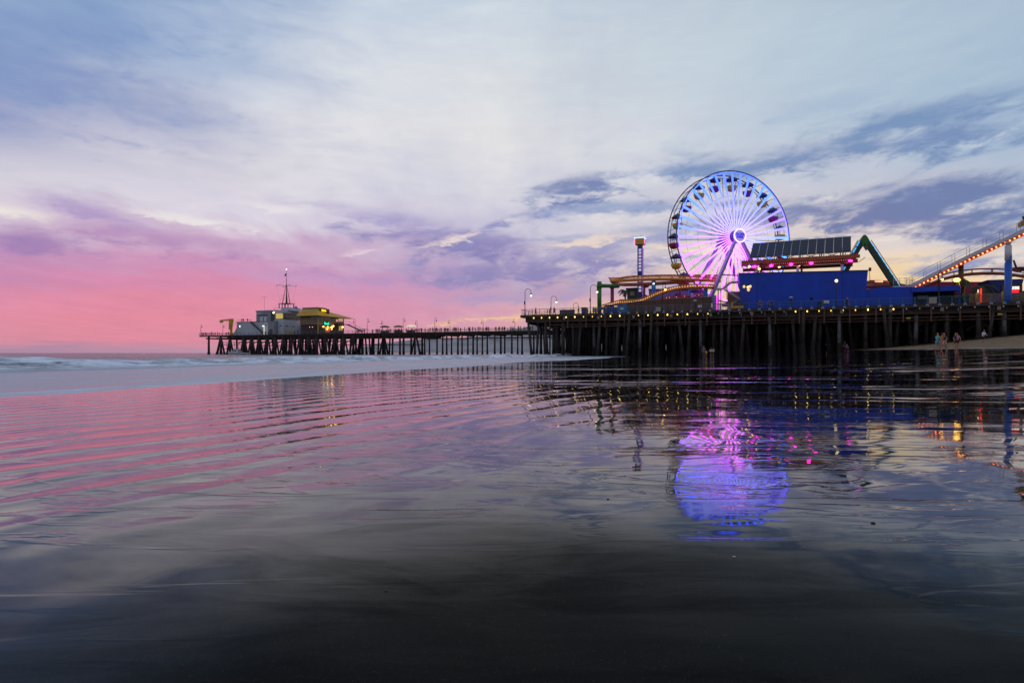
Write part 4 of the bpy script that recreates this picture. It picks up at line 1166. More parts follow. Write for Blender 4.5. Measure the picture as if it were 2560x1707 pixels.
# ================================================================ FERRIS WHEEL
def wheel_led():
    """LED strips: colour runs with radius and with the angle round the wheel, as the light show does"""
    m = bpy.data.materials.new('wheel_led'); m.use_nodes = True
    t = NT(m.node_tree); b = t.n['Principled BSDF']
    P = t.node('ShaderNodeTexCoord').outputs['Object']
    x, y, z = t.sep(P)[0:3]
    z = t.math('SUBTRACT', z, WHZ)
    r = t.math('SQRT', t.math('ADD', t.math('MULTIPLY', x, x), t.math('MULTIPLY', z, z)))
    rr = t.math('DIVIDE', r, WR)
    an = t.rng(t.math('ARCTAN2', x, z), -math.pi, math.pi, 0, 1)     # 0.5 = straight up, grows clockwise
    outer = t.ramp(an, [(0, C(255,90,250)), (.10, C(230,60,245)), (.2, C(120,70,255)), (.27, C(50,80,255)), (.36, C(24,74,255)), (.5, C(24,58,255)), (.62, C(30,80,255)), (.70, C(96,64,255)), (.76, C(36,100,255)), (.82, C(30,120,255)), (.88, C(170,60,250)), (1, C(230,70,250))])
    inner = t.ramp(an, [(0, C(226,96,245)), (.2, C(170,90,250)), (.32, C(124,96,255)), (.5, C(100,96,255)), (.68, C(116,96,255)), (.8, C(100,104,255)), (.9, C(176,90,250)), (1, C(226,96,245))])
    c = t.mix(t.rng(rr, .28, .78), inner, outer)
    s = t.rng(rr, .08, .95, 4.6, 5.2)
    b.inputs['Base Color'].default_value = (.6,.6,.65,1)
    t.l.new(c, b.inputs['Emission Color']); t.l.new(s, b.inputs['Emission Strength'])
    return m
WY = 115.0; WR = 163/F*WY; WX = XY(1824, WY); WHZ_ABS = CZ + (HZ-597)/F*WY
WHZ = WHZ_ABS - DZ
WPHI = R(16)
def wheel():
    T = bpy.data.objects.new('ferris_wheel', None); COL.objects.link(T)
    T.location = (WX, WY, DZ); T.rotation_euler = (0, 0, WPHI); ORG[T.name] = (0, 0, 0)
    tag(T, 'tall ferris wheel with glowing blue and pink spokes and red and yellow cars', 'ferris wheel')
    led = wheel_led()
    steel = mat('wheel_white_steel', (170,176,190), .4, .1, var=.1)
    dsteel = mat('wheel_dark_steel', (92,96,108), .45, .2, var=.15)
    tube_led = led
    hw = 1.55
    def ring(r, y, rt, n=72): 
        return [(r*math.sin(2*math.pi*k/n), y, WHZ + r*math.cos(2*math.pi*k/n)) for k in range(n)]
    # rims
    for y, m_, nm in ((-hw, steel, 'front_rim'), (hw, dsteel, 'rear_rim')):
        b = MB(); b.tube(ring(WR, y, .1), .12 if y < 0 else .11, 6, closed=True)
        if y > 0: b.tube(ring(WR*.955, y, .1), .07, 5, closed=True)
        o = b.build(nm, dsteel, T)
        if y < 0:
            e = MB(); e.tube(ring(WR*.972, y-.12, .1), .10, 6, closed=True); e.build('light_strip', led, o)
    # thin inner hoops of cable and the spacers between the rims
    for f_ in (.36, .56, .74):
        b = MB(); b.tube(ring(WR*f_*1.12, -hw*.8, .1, 40), .022, 4, closed=True); b.build('stay_hoop', dsteel, T)
    b = MB()
    for k in range(40):
        a = 2*math.pi*(k+.5)/40
        s, c = math.sin(a), math.cos(a)
        b.tube([(WR*s, -hw, WHZ+WR*c), (WR*s, hw, WHZ+WR*c)], .045, 4)
        if k % 2: b.tube([(WR*.955*s, -hw, WHZ+WR*.955*c), (WR*math.sin(a+.157), hw, WHZ+WR*math.cos(a+.157))], .03, 4)
    b.build('rim_spacer', dsteel, T)
    # 40 front spokes with LED strips, 20 plain rear spokes
    off = R(2 + 4.5)
    for k in range(40):
        a = off + 2*math.pi*k/40
        s, c = math.sin(a), math.cos(a)
        p = lambda r, y: (r*s, y, WHZ+r*c)
        sp = MB(); sp.beam(p(1.1, -hw*.95-.25), p(WR*.965, -hw), .12, .05, up=(0,1,0), w2=.50, h2=.06)
        sp.build('spoke', led, T)
    for k in range(20):
        a = off + 2*math.pi*(k+.5)/20
        s, c = math.sin(a), math.cos(a)
        sp = MB(); sp.tube([(1.0*s, hw*.95, WHZ+1.0*c), (WR*.95*s, hw, WHZ+WR*.95*c)], .05, 5); sp.build('spoke', dsteel, T)
    # hub drum, LED face and sign
    h = MB(); n = 24
    prof = [(-hw-.55, 1.0), (-hw-.3, 1.3), (hw+.2, 1.3), (hw+.5, .9)]
    vs = [(r*math.sin(2*math.pi*j/n), y, WHZ + r*math.cos(2*math.pi*j/n)) for y, r in prof for j in range(n)]
    fs = [(i*n+j, (i+1)*n+j, (i+1)*n+(j+1) % n, i*n+(j+1) % n) for i in range(3) for j in range(n)]
    fs += [tuple(range(n)), tuple(3*n+j for j in range(n))[::-1]]
    h.add(vs, fs); hub = h.build('hub', mat('hub_violet_paint', (96,70,150), .4, var=.2), T)
    for k in range(20):
        a = 2*math.pi*k/20
        l = MB(); l.beam((.25*math.sin(a), -hw-.60, WHZ+.25*math.cos(a)), (1.15*math.sin(a), -hw-.48, WHZ+1.15*math.cos(a)), .05, .04, up=(0,1,0)); l.build('light_strip', emat('hub_led', (190,80,255), 1.6), hub)
    # round sign in front of the hub
    sx = 0.0; sy = -hw-1.5; Rs = 1.28
    d = MB(); vs = [(sx, sy, WHZ)] ; n = 32
    vs = [(sx+Rs*math.sin(2*math.pi*j/n), yy, WHZ+Rs*math.cos(2*math.pi*j/n)) for yy in (sy-.12, sy+.3) for j in range(n)]
    d.add(vs, [tuple(range(n)), tuple(range(n, 2*n))[::-1]] + [(j, n+j, n+(j+1) % n, (j+1) % n) for j in range(n)])
    sg = d.build('round_sign', emat('sign_violet_face', (176,166,224), .5), T)
    r = MB(); r.tube([(sx+Rs*math.sin(2*math.pi*j/40), sy-.14, WHZ+Rs*math.cos(2*math.pi*j/40)) for j in range(40)], .095, 6, closed=True); r.build('neon_ring', emat('neon_ring', (255,196,214), 2.2), sg)
    M = Matrix.Translation((sx, sy-.2, WHZ)) @ Matrix.Rotation(R(90), 4, 'X')
    textmesh('PACIFIC\nPARK', .66, M, 'lettering', emat('sign_blue_neon', (44,24,215), .7), sg, .03, .03)
    ax = MB(); ax.tube([(0, -hw-1.3, WHZ), (0, hw+2.2, WHZ)], .42, 12); ax.build('axle', steel, T)
    # A-frame legs
    legm = mat('wheel_leg_paint', (150,150,184), .45, .05, var=.08)
    for y0, y1, m_ in ((-hw-1.15, -hw-2.0, legm), (hw+1.1, hw+2.2, legm)):
        for s in (-1, 1):
            l = MB(); l.beam((s*.3, y0, WHZ-.1), (s*8.6, y1, 0), .42, .6, up=(0,1,0), w2=.62, h2=.8); l.build('support_leg', m_, T)
            # pink strip lights up the inner side
            e = MB(); e.beam((s*.9, y0+.5, WHZ-2.0), (s*8.0, y1+.45, 1.5), .16, .10, up=(0,1,0)); e.build('leg_light', emat('leg_pink_led', (240,90,255), 1.5), T)
    c = MB(); c.beam((-4.6, -hw-1.5, WHZ*.5), (4.6, -hw-1.5, WHZ*.5), .18, .25); c.build('cross_tie', legm, T)
    # loading deck under the wheel
    p = MB(); p.box(-7, 7, -3.4, 3.4, .1, .5); p.box(-5, 5, -4.5, -3.4, .1, .3); p.build('loading_deck', mat('loading_deck_paint', (120,110,140), .6, var=.2), T)
    for a in (-5.2, -2.6, .4, 3.2):
        p = MB(); p.box(a-.22, a+.22, -3.45, -3.2, .5, 3.6); p.build('light_post', emat('magenta_panel', (255,70,235), 1.3), T)
    bk = MB(); bk.box(-6.5, -5.7, 2.2, 2.6, .5, 3.8); bk.box(1.4, 2.6, 2.0, 2.6, .5, 4.3); bk.build('gate_panel', mat('orange_gate_panel', (206,110,50), .5), T)
    # 20 cars
    red = mat('car_red', (150,36,52), .4, var=.15); yel = mat('car_yellow', (206,168,30), .4, var=.12)
    cred = mat('car_shade_dark', (66,66,76), .6, var=.2)
    proto = {}
    def make_car(colr):
        # built around the hanging point; the origin of the car is its pivot
        g = bpy.data.objects.new('passenger_car', None)
        return g
    def car_parts(cx, cz, colr, lab):
        b = MB()
        prof = [(.35, -3.15), (.72, -3.0), (.95, -2.6), (1.08, -2.15), (1.02, -2.1), (.85, -2.35), (.1, -2.7)]
        b.lathe((cx, 0, cz), prof, 14)
        o = b.build('passenger_car', [colr], T); o['label'] = lab
        cn = MB(); cn.lathe((cx, 0, cz), [(1.18, -.95), (1.12, -.8), (.75, -.45), (.25, -.18), (.08, -.05)], 14); cn.build('canopy', cred, o)
        rd = MB(); rd.tube([(cx, 0, cz+.1), (cx, 0, cz-2.9)], .06, 5)
        for q in range(5):
            a = 2*math.pi*q/5; rd.tube([(cx+.95*math.cos(a), .95*math.sin(a), cz-.9), (cx+.98*math.cos(a), .98*math.sin(a), cz-2.15)], .025, 4)
        rd.build('centre_pole', dsteel, o)
        sb = MB(); sb.lathe((cx, 0, cz), [(.75, -2.62), (.8, -2.5), (.5, -2.5)], 12); sb.build('seat', mat('car_seat', (90,60,50), .7), o)
    for k in range(20):
        a = R(2) + 2*math.pi*k/20
        car_parts(WR*.965*math.sin(a), WHZ + WR*.965*math.cos(a), yel if k % 2 == 0 else red, ('yellow' if k % 2 == 0 else 'red') + ' hanging car')
    return T
wheel()

# ================================================================ DROP TOWER
def tower():
    v = 12; u, Y = UV(1600.5, v); z = DZ
    T = thing('drop_tower', 'slim blue drop tower with white light panels and a golden box on top', 'tower ride', (u, v, z))
    blue = mat('tower_blue', (24,52,120), .45, var=.12)
    zt_ = ZY(612, u, v); zb2 = ZY(597.5, u, v)
    hw = 6.0/F*Y
    c = MB(); c.box(u-hw, u+hw*.95, v-.45, v+.45, z, zt_); c.build('column', blue, T)
    sd = MB(); sd.box(u+hw*.951, u+hw*1.2, v-.5, v+.5, z, zt_-.8); sd.build('side_truss', mat('tower_side_steel', (140,130,170), .4, .3), T)
    ys = [626, 633.5, 642, 650.5, 659, 667, 675.5, 693.5, 702, 710.5, 719, 727]
    for py in ys:
        zc = ZY(py, u, v)
        p = MB(); p.box(u-.22, u+.30, v-.52, v-.451, zc-.24, zc+.24); p.build('light_panel', emat('tower_panel', (206,200,230), .5), T)
    for py in range(620, 738, 4):
        zc = ZY(py, u, v); p = MB() if py == 620 else p
        p.ball((u+hw*1.1, v-.55, zc), .07, 6, 4)
    p.build('light_string', emat('tower_magenta_bulbs', (170,80,220), 1.2), T)
    b = MB(); b.box(u-.95, u+.95, v-.75, v+.75, zt_, zb2); b.build('top_box', mat('golden_box', (206,150,30), .45, var=.12), T)
    for (a0, a1, c0, c1) in (((u-1.0, zt_-.03), (u-1.0, zb2+.1), 0, 0), ((u+1.0, zt_-.03), (u+1.0, zb2+.1), 0, 0)):
        r = MB(); r.tube([(a0[0], v-.8, a0[1]), (a1[0], v-.8, a1[1])], .07, 5); r.build('neon_edge', emat('tower_neon_pink', (255,110,160), 2.5), T)
    r = MB(); r.tube([(u-1.05, v-.8, zb2+.12), (u+1.05, v-.8, zb2+.12), (u+1.05, v+.8, zb2+.12), (u-1.05, v+.8, zb2+.12), (u-1.05, v-.8, zb2+.12)], .07, 5); r.build('neon_edge', emat('tower_neon_cyan', (110,200,255), 2.5), T)
    s = MB(); s.box(u-1.4, u+1.4, v-1.5, v-.6, z+.9, z+1.5); s.box(u-1.4, u+1.4, v-.9, v-.6, z+1.5, z+2.5)
    for k in range(5): s.box(u-1.35+.6*k, u-1.1+.6*k, v-1.6, v-1.5, z+1.3, z+2.6)
    s.build('ride_seat', mat('lime_seat', (150,160,40), .5), T)
tower()

# ================================================================ ROLLER COASTER
def track_piece(T, pts, m, r=.3, gauge=.55, ties=1.5, lights=None, rail_h=.55, lm=None, under=False):
    """spine tube, two running rails and ties through (px, py, v) control points"""
    P3 = []
    for px, py, v in pts:
        u, v_, z = PU(px, py, v); P3.append(Vector((u, v_, z)))
    # Catmull-Rom resample
    out = []
    n = len(P3)
    for i in range(n-1):
        a, b, c, d = P3[max(i-1, 0)], P3[i], P3[i+1], P3[min(i+2, n-1)]
        k = max(2, int((c-b).length/1.1))
        for j in range(k):
            t_ = j/k; t2 = t_*t_; t3 = t2*t_
            out.append(.5*((2*b) + (c-a)*t_ + (2*a-5*b+4*c-d)*t2 + (3*b-a-3*c+d)*t3))
    out.append(P3[-1])
    mb = MB(); mb.tube([tuple(p) for p in out], r, 8)
    rl = []; rr_ = []
    for i, p in enumerate(out):
        d = (out[min(i+1, len(out)-1)] - out[max(i-1, 0)]).normalized()
        s = Vector((d.y, -d.x, 0)); s = s.normalized() if s.length > .01 else Vector((0, 1, 0))
        up = Vector((0, 0, rail_h))
        rl.append(p + s*gauge + up); rr_.append(p - s*gauge + up)
        if i % 2 == 0:
            mb.beam(p - Vector((0, 0, .05)), rl[-1], .09, .18); mb.beam(p - Vector((0, 0, .05)), rr_[-1], .09, .18)
    mb.tube([tuple(p) for p in rl], .07, 5); mb.tube([tuple(p) for p in rr_], .07, 5)
    o = mb.build('track', m, T)
    if lights:
        lb = MB()
        for i in range(len(out)-1):
            for q in range(lights):
                p = out[i].lerp(out[i+1], q/lights); s = (out[i+1]-out[i]).normalized(); sd = Vector((s.y, -s.x, 0)).normalized()
                if sd.y > 0: sd = -sd
                lb.ball(tuple(p + sd*(r+.05) + Vector((0, 0, -.2 if under else .22))), .055, 5, 4)
        lb.build('light_string', lm, o)
    return out
def column_(T, px, py_top, v, m, w=.42, py_bot=None, name='support_column'):
    u, v_, zt_ = PU(px, py_top, v)
    zb_ = DZ if py_bot is None else ZY(py_bot, u, v)
    c = MB(); c.lathe((u, v, zb_), [(w, 0), (w, zt_-zb_)], 14); c.build(name, m, T)
    return u, zt_
orange = mat('coaster_orange', (226,132,20), .45, var=.12, scale=1.5)
orange_d = mat('coaster_dark_orange', (172,84,40), .5, var=.12)
def coaster():
    u0, _, _ = PU(1500, 780, 2)
    T = thing('roller_coaster', 'orange steel roller coaster loops and white lift hill running behind the blue wall', 'roller coaster', (u0, 2, DZ))
    bulbs = emat('coaster_bulb', (255,190,140), 3.2); redb = emat('coaster_red_bulb', (255,138,70), 5.0)
    # upper turn on the left: comes round the end and doubles back
    track_piece(T, [(1532,707,13), (1527,700,10), (1536,702.5,6.5), (1570,700.5,6), (1620,698.5,6.5), (1680,698,8), (1745,700,10), (1800,703,14)], orange, .30, .45)
    track_piece(T, [(1800,691,19), (1745,690.5,17), (1690,690.5,16), (1640,691,15), (1585,693,14.5), (1550,697,13.6), (1534,703,12.5)], orange_d, .12, .35, rail_h=.25, lights=2, lm=bulbs)
    track_piece(T, [(1532,706,12.5), (1546,712,11), (1580,713,10), (1630,711,10), (1690,707,11), (1745,702,13), (1790,696,16)], orange_d, .24, .45, rail_h=.35)
    # front track rising to the right
    track_piece(T, [(1500,772,4.2), (1525,764,3.8), (1552,757.5,3.6), (1585,757,3.4), (1610,751.5,3.3), (1640,738,3.2), (1670,727,3.4), (1705,720,3.8), (1745,718,4.5), (1784,719,5.5)], mat('coaster_amber', (214,132,24), .42, var=.12), .30, .45, lights=3, lm=bulbs, rail_h=.5)
    track_piece(T, [(1625,749,14), (1680,746,15), (1720,742,16), (1765,738,18)], orange_d, .16, .35, lights=2, lm=redb, rail_h=.3)
    # coloured supports
    green = mat('support_green', (40,112,34), .45, var=.15); mag = mat('support_magenta', (142,40,82), .45, var=.15); sky = mat('support_sky_blue', (20,104,172), .4, var=.12); red = mat('support_red', (150,36,44), .45, var=.15)
    ug, zg_ = column_(T, 1498.5, 704, 3.2, green, .42)
    b = MB(); a = PU(1498.5, 714.5, 3.2); c = PU(1545, 715, 6.5); b.tube([a, c], .36, 12); b.lathe((ug, 3.2, a[2]-.45), [(.5, 0), (.5, .9)], 12); b.build('support_arm', green, T)
    column_(T, 1530.5, 719, 8, mag, .36)
    b = MB(); b.tube([PU(1526, 718, 8), PU(1547, 716, 7)], .3, 10); b.build('support_arm', mag, T)
    column_(T, 1610, 718, 16, red, .3); b = MB(); b.tube([PU(1605, 717, 16), PU(1619, 715, 14)], .34, 10); b.build('support_arm', red, T)
    column_(T, 1634, 702, 8, sky, .40); column_(T, 1641, 736, 14, sky, .5)
    column_(T, 1764, 722, 6, sky, .40); column_(T, 1725, 722, 20, sky, .35)
    column_(T, 1700, 703, 14, mag, .3)
    b = MB(); b.tube([PU(1692, 705, 12), PU(1712, 703, 12)], .5, 10); b.build('support_arm', mag, T)
    l = MB(); l.ball(PU(1634, 709, 7.4), .16, 6, 5); l.build('lamp_globe', emat('white_wall_lamp', (255,246,225), 3), T)
    # curve seen over the lower blue wall
    track_piece(T, [(2150,716,22), (2190,715,18), (2235,717,17), (2262,722,18)], mat('coaster_brown', (150,74,34), .5, var=.15), .42, .5, rail_h=.6)
    track_piece(T, [(2150,704,24), (2185,710,20), (2225,713,18), (2262,716,18)], orange_d, .3, .4, rail_h=.3)
    # right hand hump
    track_piece(T, [(2270,724,13), (2310,716,12), (2345,702,11.5), (2385,691,11), (2430,685,10.5), (2480,683.5,10), (2525,686,10), (2575,695,10.5), (2640,712,11)], mat('coaster_brown', (150,92,34), .5, var=.15), .26, .5, rail_h=.75)
    # lift hill: box beam, lights under it, walkway with railing, chain of posts
    v = 7.0
    white = mat('lift_white_paint', (196,192,190), .4, var=.08)
    A = Vector(PU(2277, 715, v)); B = Vector(PU(2420, 642, v)); Cc = Vector(PU(2590, 562, v))
    lift = MB()
    for a, b in ((A, B), (B, Cc)):
        lift.beam(a, b, 1.4, .52)
    lift.build('lift_beam', white, T)
    un = MB()
    for a, b in ((A, B), (B, Cc)):
        un.beam(a + Vector((0, 0, -.56)), b + Vector((0, 0, -.56)), 1.2, .46)
    un.build('lift_underside', mat('lift_underside_led_glow', (196,70,24), .5), T)  # red glow of the lights put into the board's base colour
    lb = MB()
    for a, b in ((A, B), (B, Cc)):
        k = int((b-a).length/.62)
        for i in range(k):
            p = a.lerp(b, i/k); lb.ball((p.x, p.y-.66, p.z-.56), .12, 6, 4)
    lb.build('light_string', redb, T)
    hr = MB()
    for dz in (.75, 1.15, 1.6): hr.tube([A+Vector((0, -.7, dz)), B+Vector((0, -.7, dz)), Cc+Vector((0, -.7, dz))], .022, 4)
    for dz in (.75, 1.6): hr.tube([A+Vector((0, .7, dz)), B+Vector((0, .7, dz)), Cc+Vector((0, .7, dz))], .02, 4)
    for a, b in ((A, B), (B, Cc)):
        k = int((b-a).length/1.95)
        for i in range(k+1):
            p = a.lerp(b, i/k)
            for s in (-.7, .7): hr.tube([p+Vector((0, s, .3)), p+Vector((0, s, 1.62))], .025, 4)
    hr.build('walkway_rail', mat('fine_grey_rail', (150,146,150), .4, .2), T)
    column_(T, 2402.5, 660, 7.6, mat('brown_column', (92,62,44), .6, var=.2), .36)
    # the tall painted column: blue with a white top and a breaking-wave edge
    vc = 1.4; uc, _, ztop = PU(2520.5, 614, vc); zmid = ZY(652, uc, vc)
    up = MB(); up.lathe((uc, vc, zmid), [(.42, 0), (.42, ztop-zmid)], 18); up.lathe((uc, vc, ztop), [(.30, 0), (.30, .35), (.4, .38), (.4, .5)], 14); uo = up.build('support_column', white, T); uo['label'] = 'white upper part of the painted column'
    lo = MB(); lo.lathe((uc, vc, DZ-.2), [(.32, 0), (.44, .9), (.44, zmid-DZ-.1)], 18)
    lo.build('support_column', mat('column_blue', (14,86,180), .4, var=.15), T)
    wv = MB()
    n = 18
    # ragged wave crest wrapped round the front of the column
    for j in range(n):
        a = -math.pi + math.pi*j/(n-1)
        pass
    crest = [(-.52, 0), (-.3, .1), (-.05, .35), (.12, .75), (.32, 1.0), (.5, .95), (.52, .5), (.5, 0)]
    vs = []; 
    def wrap(x, z): 
        x = max(-.43, min(.43, x*.82)); return (uc + x, vc - math.sqrt(max(.45*.45 - x*x, .0001)), zmid + z - .12)
    top = [wrap(x, z) for x, z in crest]; bot = [wrap(x, -.25) for x, z in crest]
    fs = [(i, i+1, len(crest)+i+1, len(crest)+i) for i in range(len(crest)-1)]
    wv.add(bot + top, fs); wv.build('wave_motif', mat('column_blue', (14,86,180), .4), uo)
    cu = MB(); cu.tube([wrap(.05+.20*math.cos(a)*(1-a/12), .72+.2*math.sin(a)*(1-a/12)) for a in [i*.5 for i in range(0, 10)]], .035, 4); cu.build('wave_curl', white, uo)
    # station deck and steps at the foot of the lift
    st = MB(); u1 = PU(2232, 722, 6)[0]; u2 = PU(2285, 722, 6)[0]; zs = ZY(716, u1, 6)
    st.box(u1, u2, 5.5, 9, zs-.35, zs); st.box(u1+.3, u2-.5, 6, 9, zs-1.2, zs-.36)
    st.build('station_deck', white, T)
    rr = MB()
    for dz in (.45, .85, 1.25): rr.tube([(u1, 5.6, zs+dz), (u2, 5.6, zs+dz)], .025, 4)
    k = 0
    while u1 + k*.9 < u2: rr.tube([(u1+k*.9, 5.6, zs), (u1+k*.9, 5.6, zs+1.25)], .03, 4); k += 1
    ub = PU(2262, 708, 5)[0]; ue = PU(2308, 722, 5)[0]
    for q in range(7):
        d = .22*q; rr.tube([(ub, 5.2, zs+1.3-d), (ue, 5.2, ZY(722, ue, 5)+.9-d)], .03, 4)
    rr.build('station_rail', mat('station_white_rail', (190,190,200), .4), T)
    return T
coaster()
def train():
    # a coaster train cresting the lift at the frame's edge: yellow-brown sunshade
    u, v, z = PU(2568, 564, 7.0)
    T = thing('coaster_train', 'dark yellow coaster train near the top of the white lift hill', 'coaster train', (u, v, z))
    for k in range(3):
        du = k*2.3; dz = du*.40+.1
        b = MB(); b.prism([(u+du-.9, z+dz+.1-.36), (u+du+1.0, z+dz+.1+.4), (u+du+.9, z+dz+1.0+.4), (u+du+.3, z+dz+.7+.2), (u+du-.6, z+dz+1.1-.3), (u+du-1.0, z+dz+.7-.36)], v-.6, v+.6); b.build('car_body', mat('train_yellow', (176,130,30), .45, var=.2), T)
        h = MB(); h.prism([(u+du-.3, z+dz+.6), (u+du+.2, z+dz+.8), (u+du+.1, z+dz+1.6), (u+du-.5, z+dz+1.4)], v-.5, v+.5); h.build('seat', mat('train_seat', (60,40,44), .6), T)
train()

# ================================================================ WALLS, BUILDINGS AND RIDES BEHIND THE NEAR EDGE
def quadwall(T, name, m, pts, v, th=.35, parent=None):
    """pts: photo-measured outline on the plane v"""
    poly = [(PU(px, py, v)[0], PU(px, py, v)[2]) for px, py in pts]
    b = MB(); b.prism(poly, v, v+th)
    return b.build(name, m, parent or T)
def blue_wall():
    bl = mat('arcade_blue_paint', (6,64,186), .45, var=.22, scale=.35, spec=.35, planks=(0, 1.22, .02))
    T = thing('blue_arcade_hall', 'long deep-blue windowless hall with slanting ends under the solar panels', 'building', (PU(2010, 770, 4)[0], 4, DZ))
    v = 4.0
    zb_ = DZ+.02
    def zpt(px, v): return PU(px, HZ - (zb_-CZ)*F/UV(px, v)[1], v)
    l, r = UV(1854, v)[0], UV(2161, v)[0]
    tl, tr = PU(1846.5, 684, v), PU(2170, 676.5, v)
    b = MB(); b.prism([(l, zb_), (r, zb_), (tr[0], tr[2]), (tl[0], tl[2])], v, v+9); b.build('wall', bl, T)
    c = MB(); c.beam((tl[0]-.05, v-.06, tl[2]+.04), (tr[0]+.05, v-.06, tr[2]+.04), .2, .1); c.build('coping', mat('coping_dark', (20,30,70), .5), T)
    # the panel joints are shallow folds
    for px in (1892, 2106):
        u = UV(px, v)[0]; j = MB(); j.box(u-.03, u+.03, v-.03, v+.001, zb_, tl[2]-.2); j.build('wall_seam', mat('seam_dark', (10,26,90), .6), T)
    # lower wing to the right
    v2 = 4.6
    pts = [(2158, 769), (2277, 766), (2277, 717.5), (2200, 717.5), (2195, 719), (2158, 725)]
    poly = []
    for px, py in pts:
        u, _, z = PU(px, py, v2)
        if py > 760: z = zb_
        poly.append((u, z))
    b = MB(); b.prism(poly, v2, v2+7); b.build('wing_wall', bl, T)
    ua, ub = UV(2277.5, v2)[0], UV(2400, v2)[0]
    z1 = ZY(718.5, ua, v2); z0 = ZY(730.5, ua, v2)
    b = MB(); b.box(ua, ub, v2-.3, v2+6, z0, z1); b.build('canopy_fascia', bl, T)
    b = MB(); b.box(ua, ub, v2+2.5, v2+3, zb_, z0-.01); b.build('recess_wall', mat('recess_shade', (30,32,44), .7, var=.3), T)  # shade beneath the blue band put into this dark wall colour
    for px, w in ((2294, .9), (2304, 1.4), (2312, .8)):
        u = UV(px, v2+2.4)[0]; s = MB(); s.box(u, u+w*.6, v2+2.4, v2+2.49, ZY(744, u, v2), ZY(735, u, v2)); s.build('notice', mat('notice_white', (170,180,190), .6), T)
    for px in (2279, 2398):
        u = UV(px, v2)[0]; s = MB(); s.box(u-.12, u+.12, v2-.1, v2+.14, zb_, z0); s.build('post', bl, T)
    # solar array on trusses above an orange corrugated canopy
    vs_ = 8.0
    p0, p1 = PU(1854, 658, vs_), PU(2150, 640, vs_)
    zc = (p0[2]+p1[2])/2; 
    cor = mat('corrugated_orange_roof', (176,82,32), .5, var=.15, planks=(0, .35))
    b = MB(); b.prism([(p0[0], zc-.25), (p1[0], zc-.25), (p1[0], zc+.35), (p0[0], zc+.35)], vs_-.05, vs_+.1)
    b.box(p0[0], p1[0], vs_+.1, vs_+6, zc+.15, zc+.3)
    n = int((p1[0]-p0[0])/.36)
    for k in range(n): b.box(p0[0]+.36*k, p0[0]+.36*k+.18, vs_-.12, vs_+6, zc+.36, zc+.44)
    co = b.build('canopy', cor, T)
    f = MB(); f.box(p0[0]+.2, p1[0]-.2, vs_+5.8, vs_+6, zc-.9, zc-.3)
    f.box(p0[0]+3, p1[0]-.2, vs_+.7, vs_+.9, zc-.95, zc-.3); f.build('canopy_beam', mat('canopy_beam_red', (126,44,26), .5, var=.15), co)
    br = MB(); br.beam((p0[0]+.1, vs_+.8, zc-.3), (p0[0]+4, vs_+.8, zc-1.9), .12, .14); br.beam((p0[0]+.2, vs_+.8, zc-1.0), (p0[0]+4, vs_+.8, zc-1.0), .1, .1); br.beam((p1[0]-.1, vs_+.8, zc-.9), (p1[0]+.9, vs_+.8, zc-.1), .1, .1); br.build('bracket', mat('canopy_beam_red', (126,44,26), .5), co)
    lt = MB(); k = int((p1[0]-p0[0]-6)/.34)
    for i in range(k): lt.ball((p0[0]+5+.34*i, vs_-.1+.75, zc-.42), .04, 4, 3)
    lt.build('light_string', emat('canopy_bulbs', (255,150,120), 2.2), co)
    for px, py in ((1885.5, 666.5), (1928, 664), (1977.5, 661), (2028, 658), (2126.5, 652)):
        q = PU(px, py, vs_+.3); g = MB(); g.ball(q, .24, 8, 6, (1.35, 1, .8)); g.build('flood_light', emat('magenta_flood', (255,40,220), 9), co)
    for px, py, s in ((1873, 667, .2), (1948, 665, .26), (2051, 657, .22), (1898, 672, .2), (1999, 662, .18)):
        q = PU(px, py, vs_+1); g = MB(); g.ball(q, s, 8, 6, (1, 1, 1.2)); g.build('lamp_globe', lamp_orange, co)
    for px in (1890.5, 1994.5, 2105.5):
        u = UV(px, vs_+1.2)[0]; s = MB(); s.box(u-.22, u+.2, vs_+1.1, vs_+1.5, tl[2]-2, zc-.26); s.build('canopy_post', mat('white_post', (196,196,200), .5, var=.08), T)
    for px in (1902.5, 2004, 2107):
        u = UV(px, vs_+3.2)[0]; s = MB(); s.lathe((u, vs_+3.2, tl[2]-2), [(.18, 0), (.18, zc-tl[2]+1.0), (.34, zc-tl[2]+1.6), (.16, zc-tl[2]+2.2)], 8); s.build('canopy_post', mat('red_brown_post', (110,40,36), .6), T)
    # panels
    v0, v1 = 9.0, 12.2
    a, b_, c_, d_ = PU(1874, 643, v0), PU(2128, 627, v0), PU(2128, 590.5, v1), PU(1882, 608.5, v1)
    def lerp(p, q, t_): return tuple(p[i]+(q[i]-p[i])*t_ for i in range(3))
    n = 12
    pv = bpy.data.materials.new('solar_glass'); pv.use_nodes = True
    t = NT(pv.node_tree); bs = t.n['Principled BSDF']
    tc = t.sep(t.node('ShaderNodeTexCoord').outputs['Object'])
    g1 = t.math('LESS_THAN', t.math('FRACT', t.math('MULTIPLY', tc[0], 3.6)), .1); g2 = t.math('LESS_THAN', t.math('FRACT', t.math('MULTIPLY', tc[2], 3.2)), .06)
    t.l.new(t.mix(t.math('MAXIMUM', g1, g2), (.02,.028,.05,1), (.055,.07,.10,1)), bs.inputs['Base Color'])
    bs.inputs['Roughness'].default_value = .28; bs.inputs['Specular IOR Level'].default_value = .35
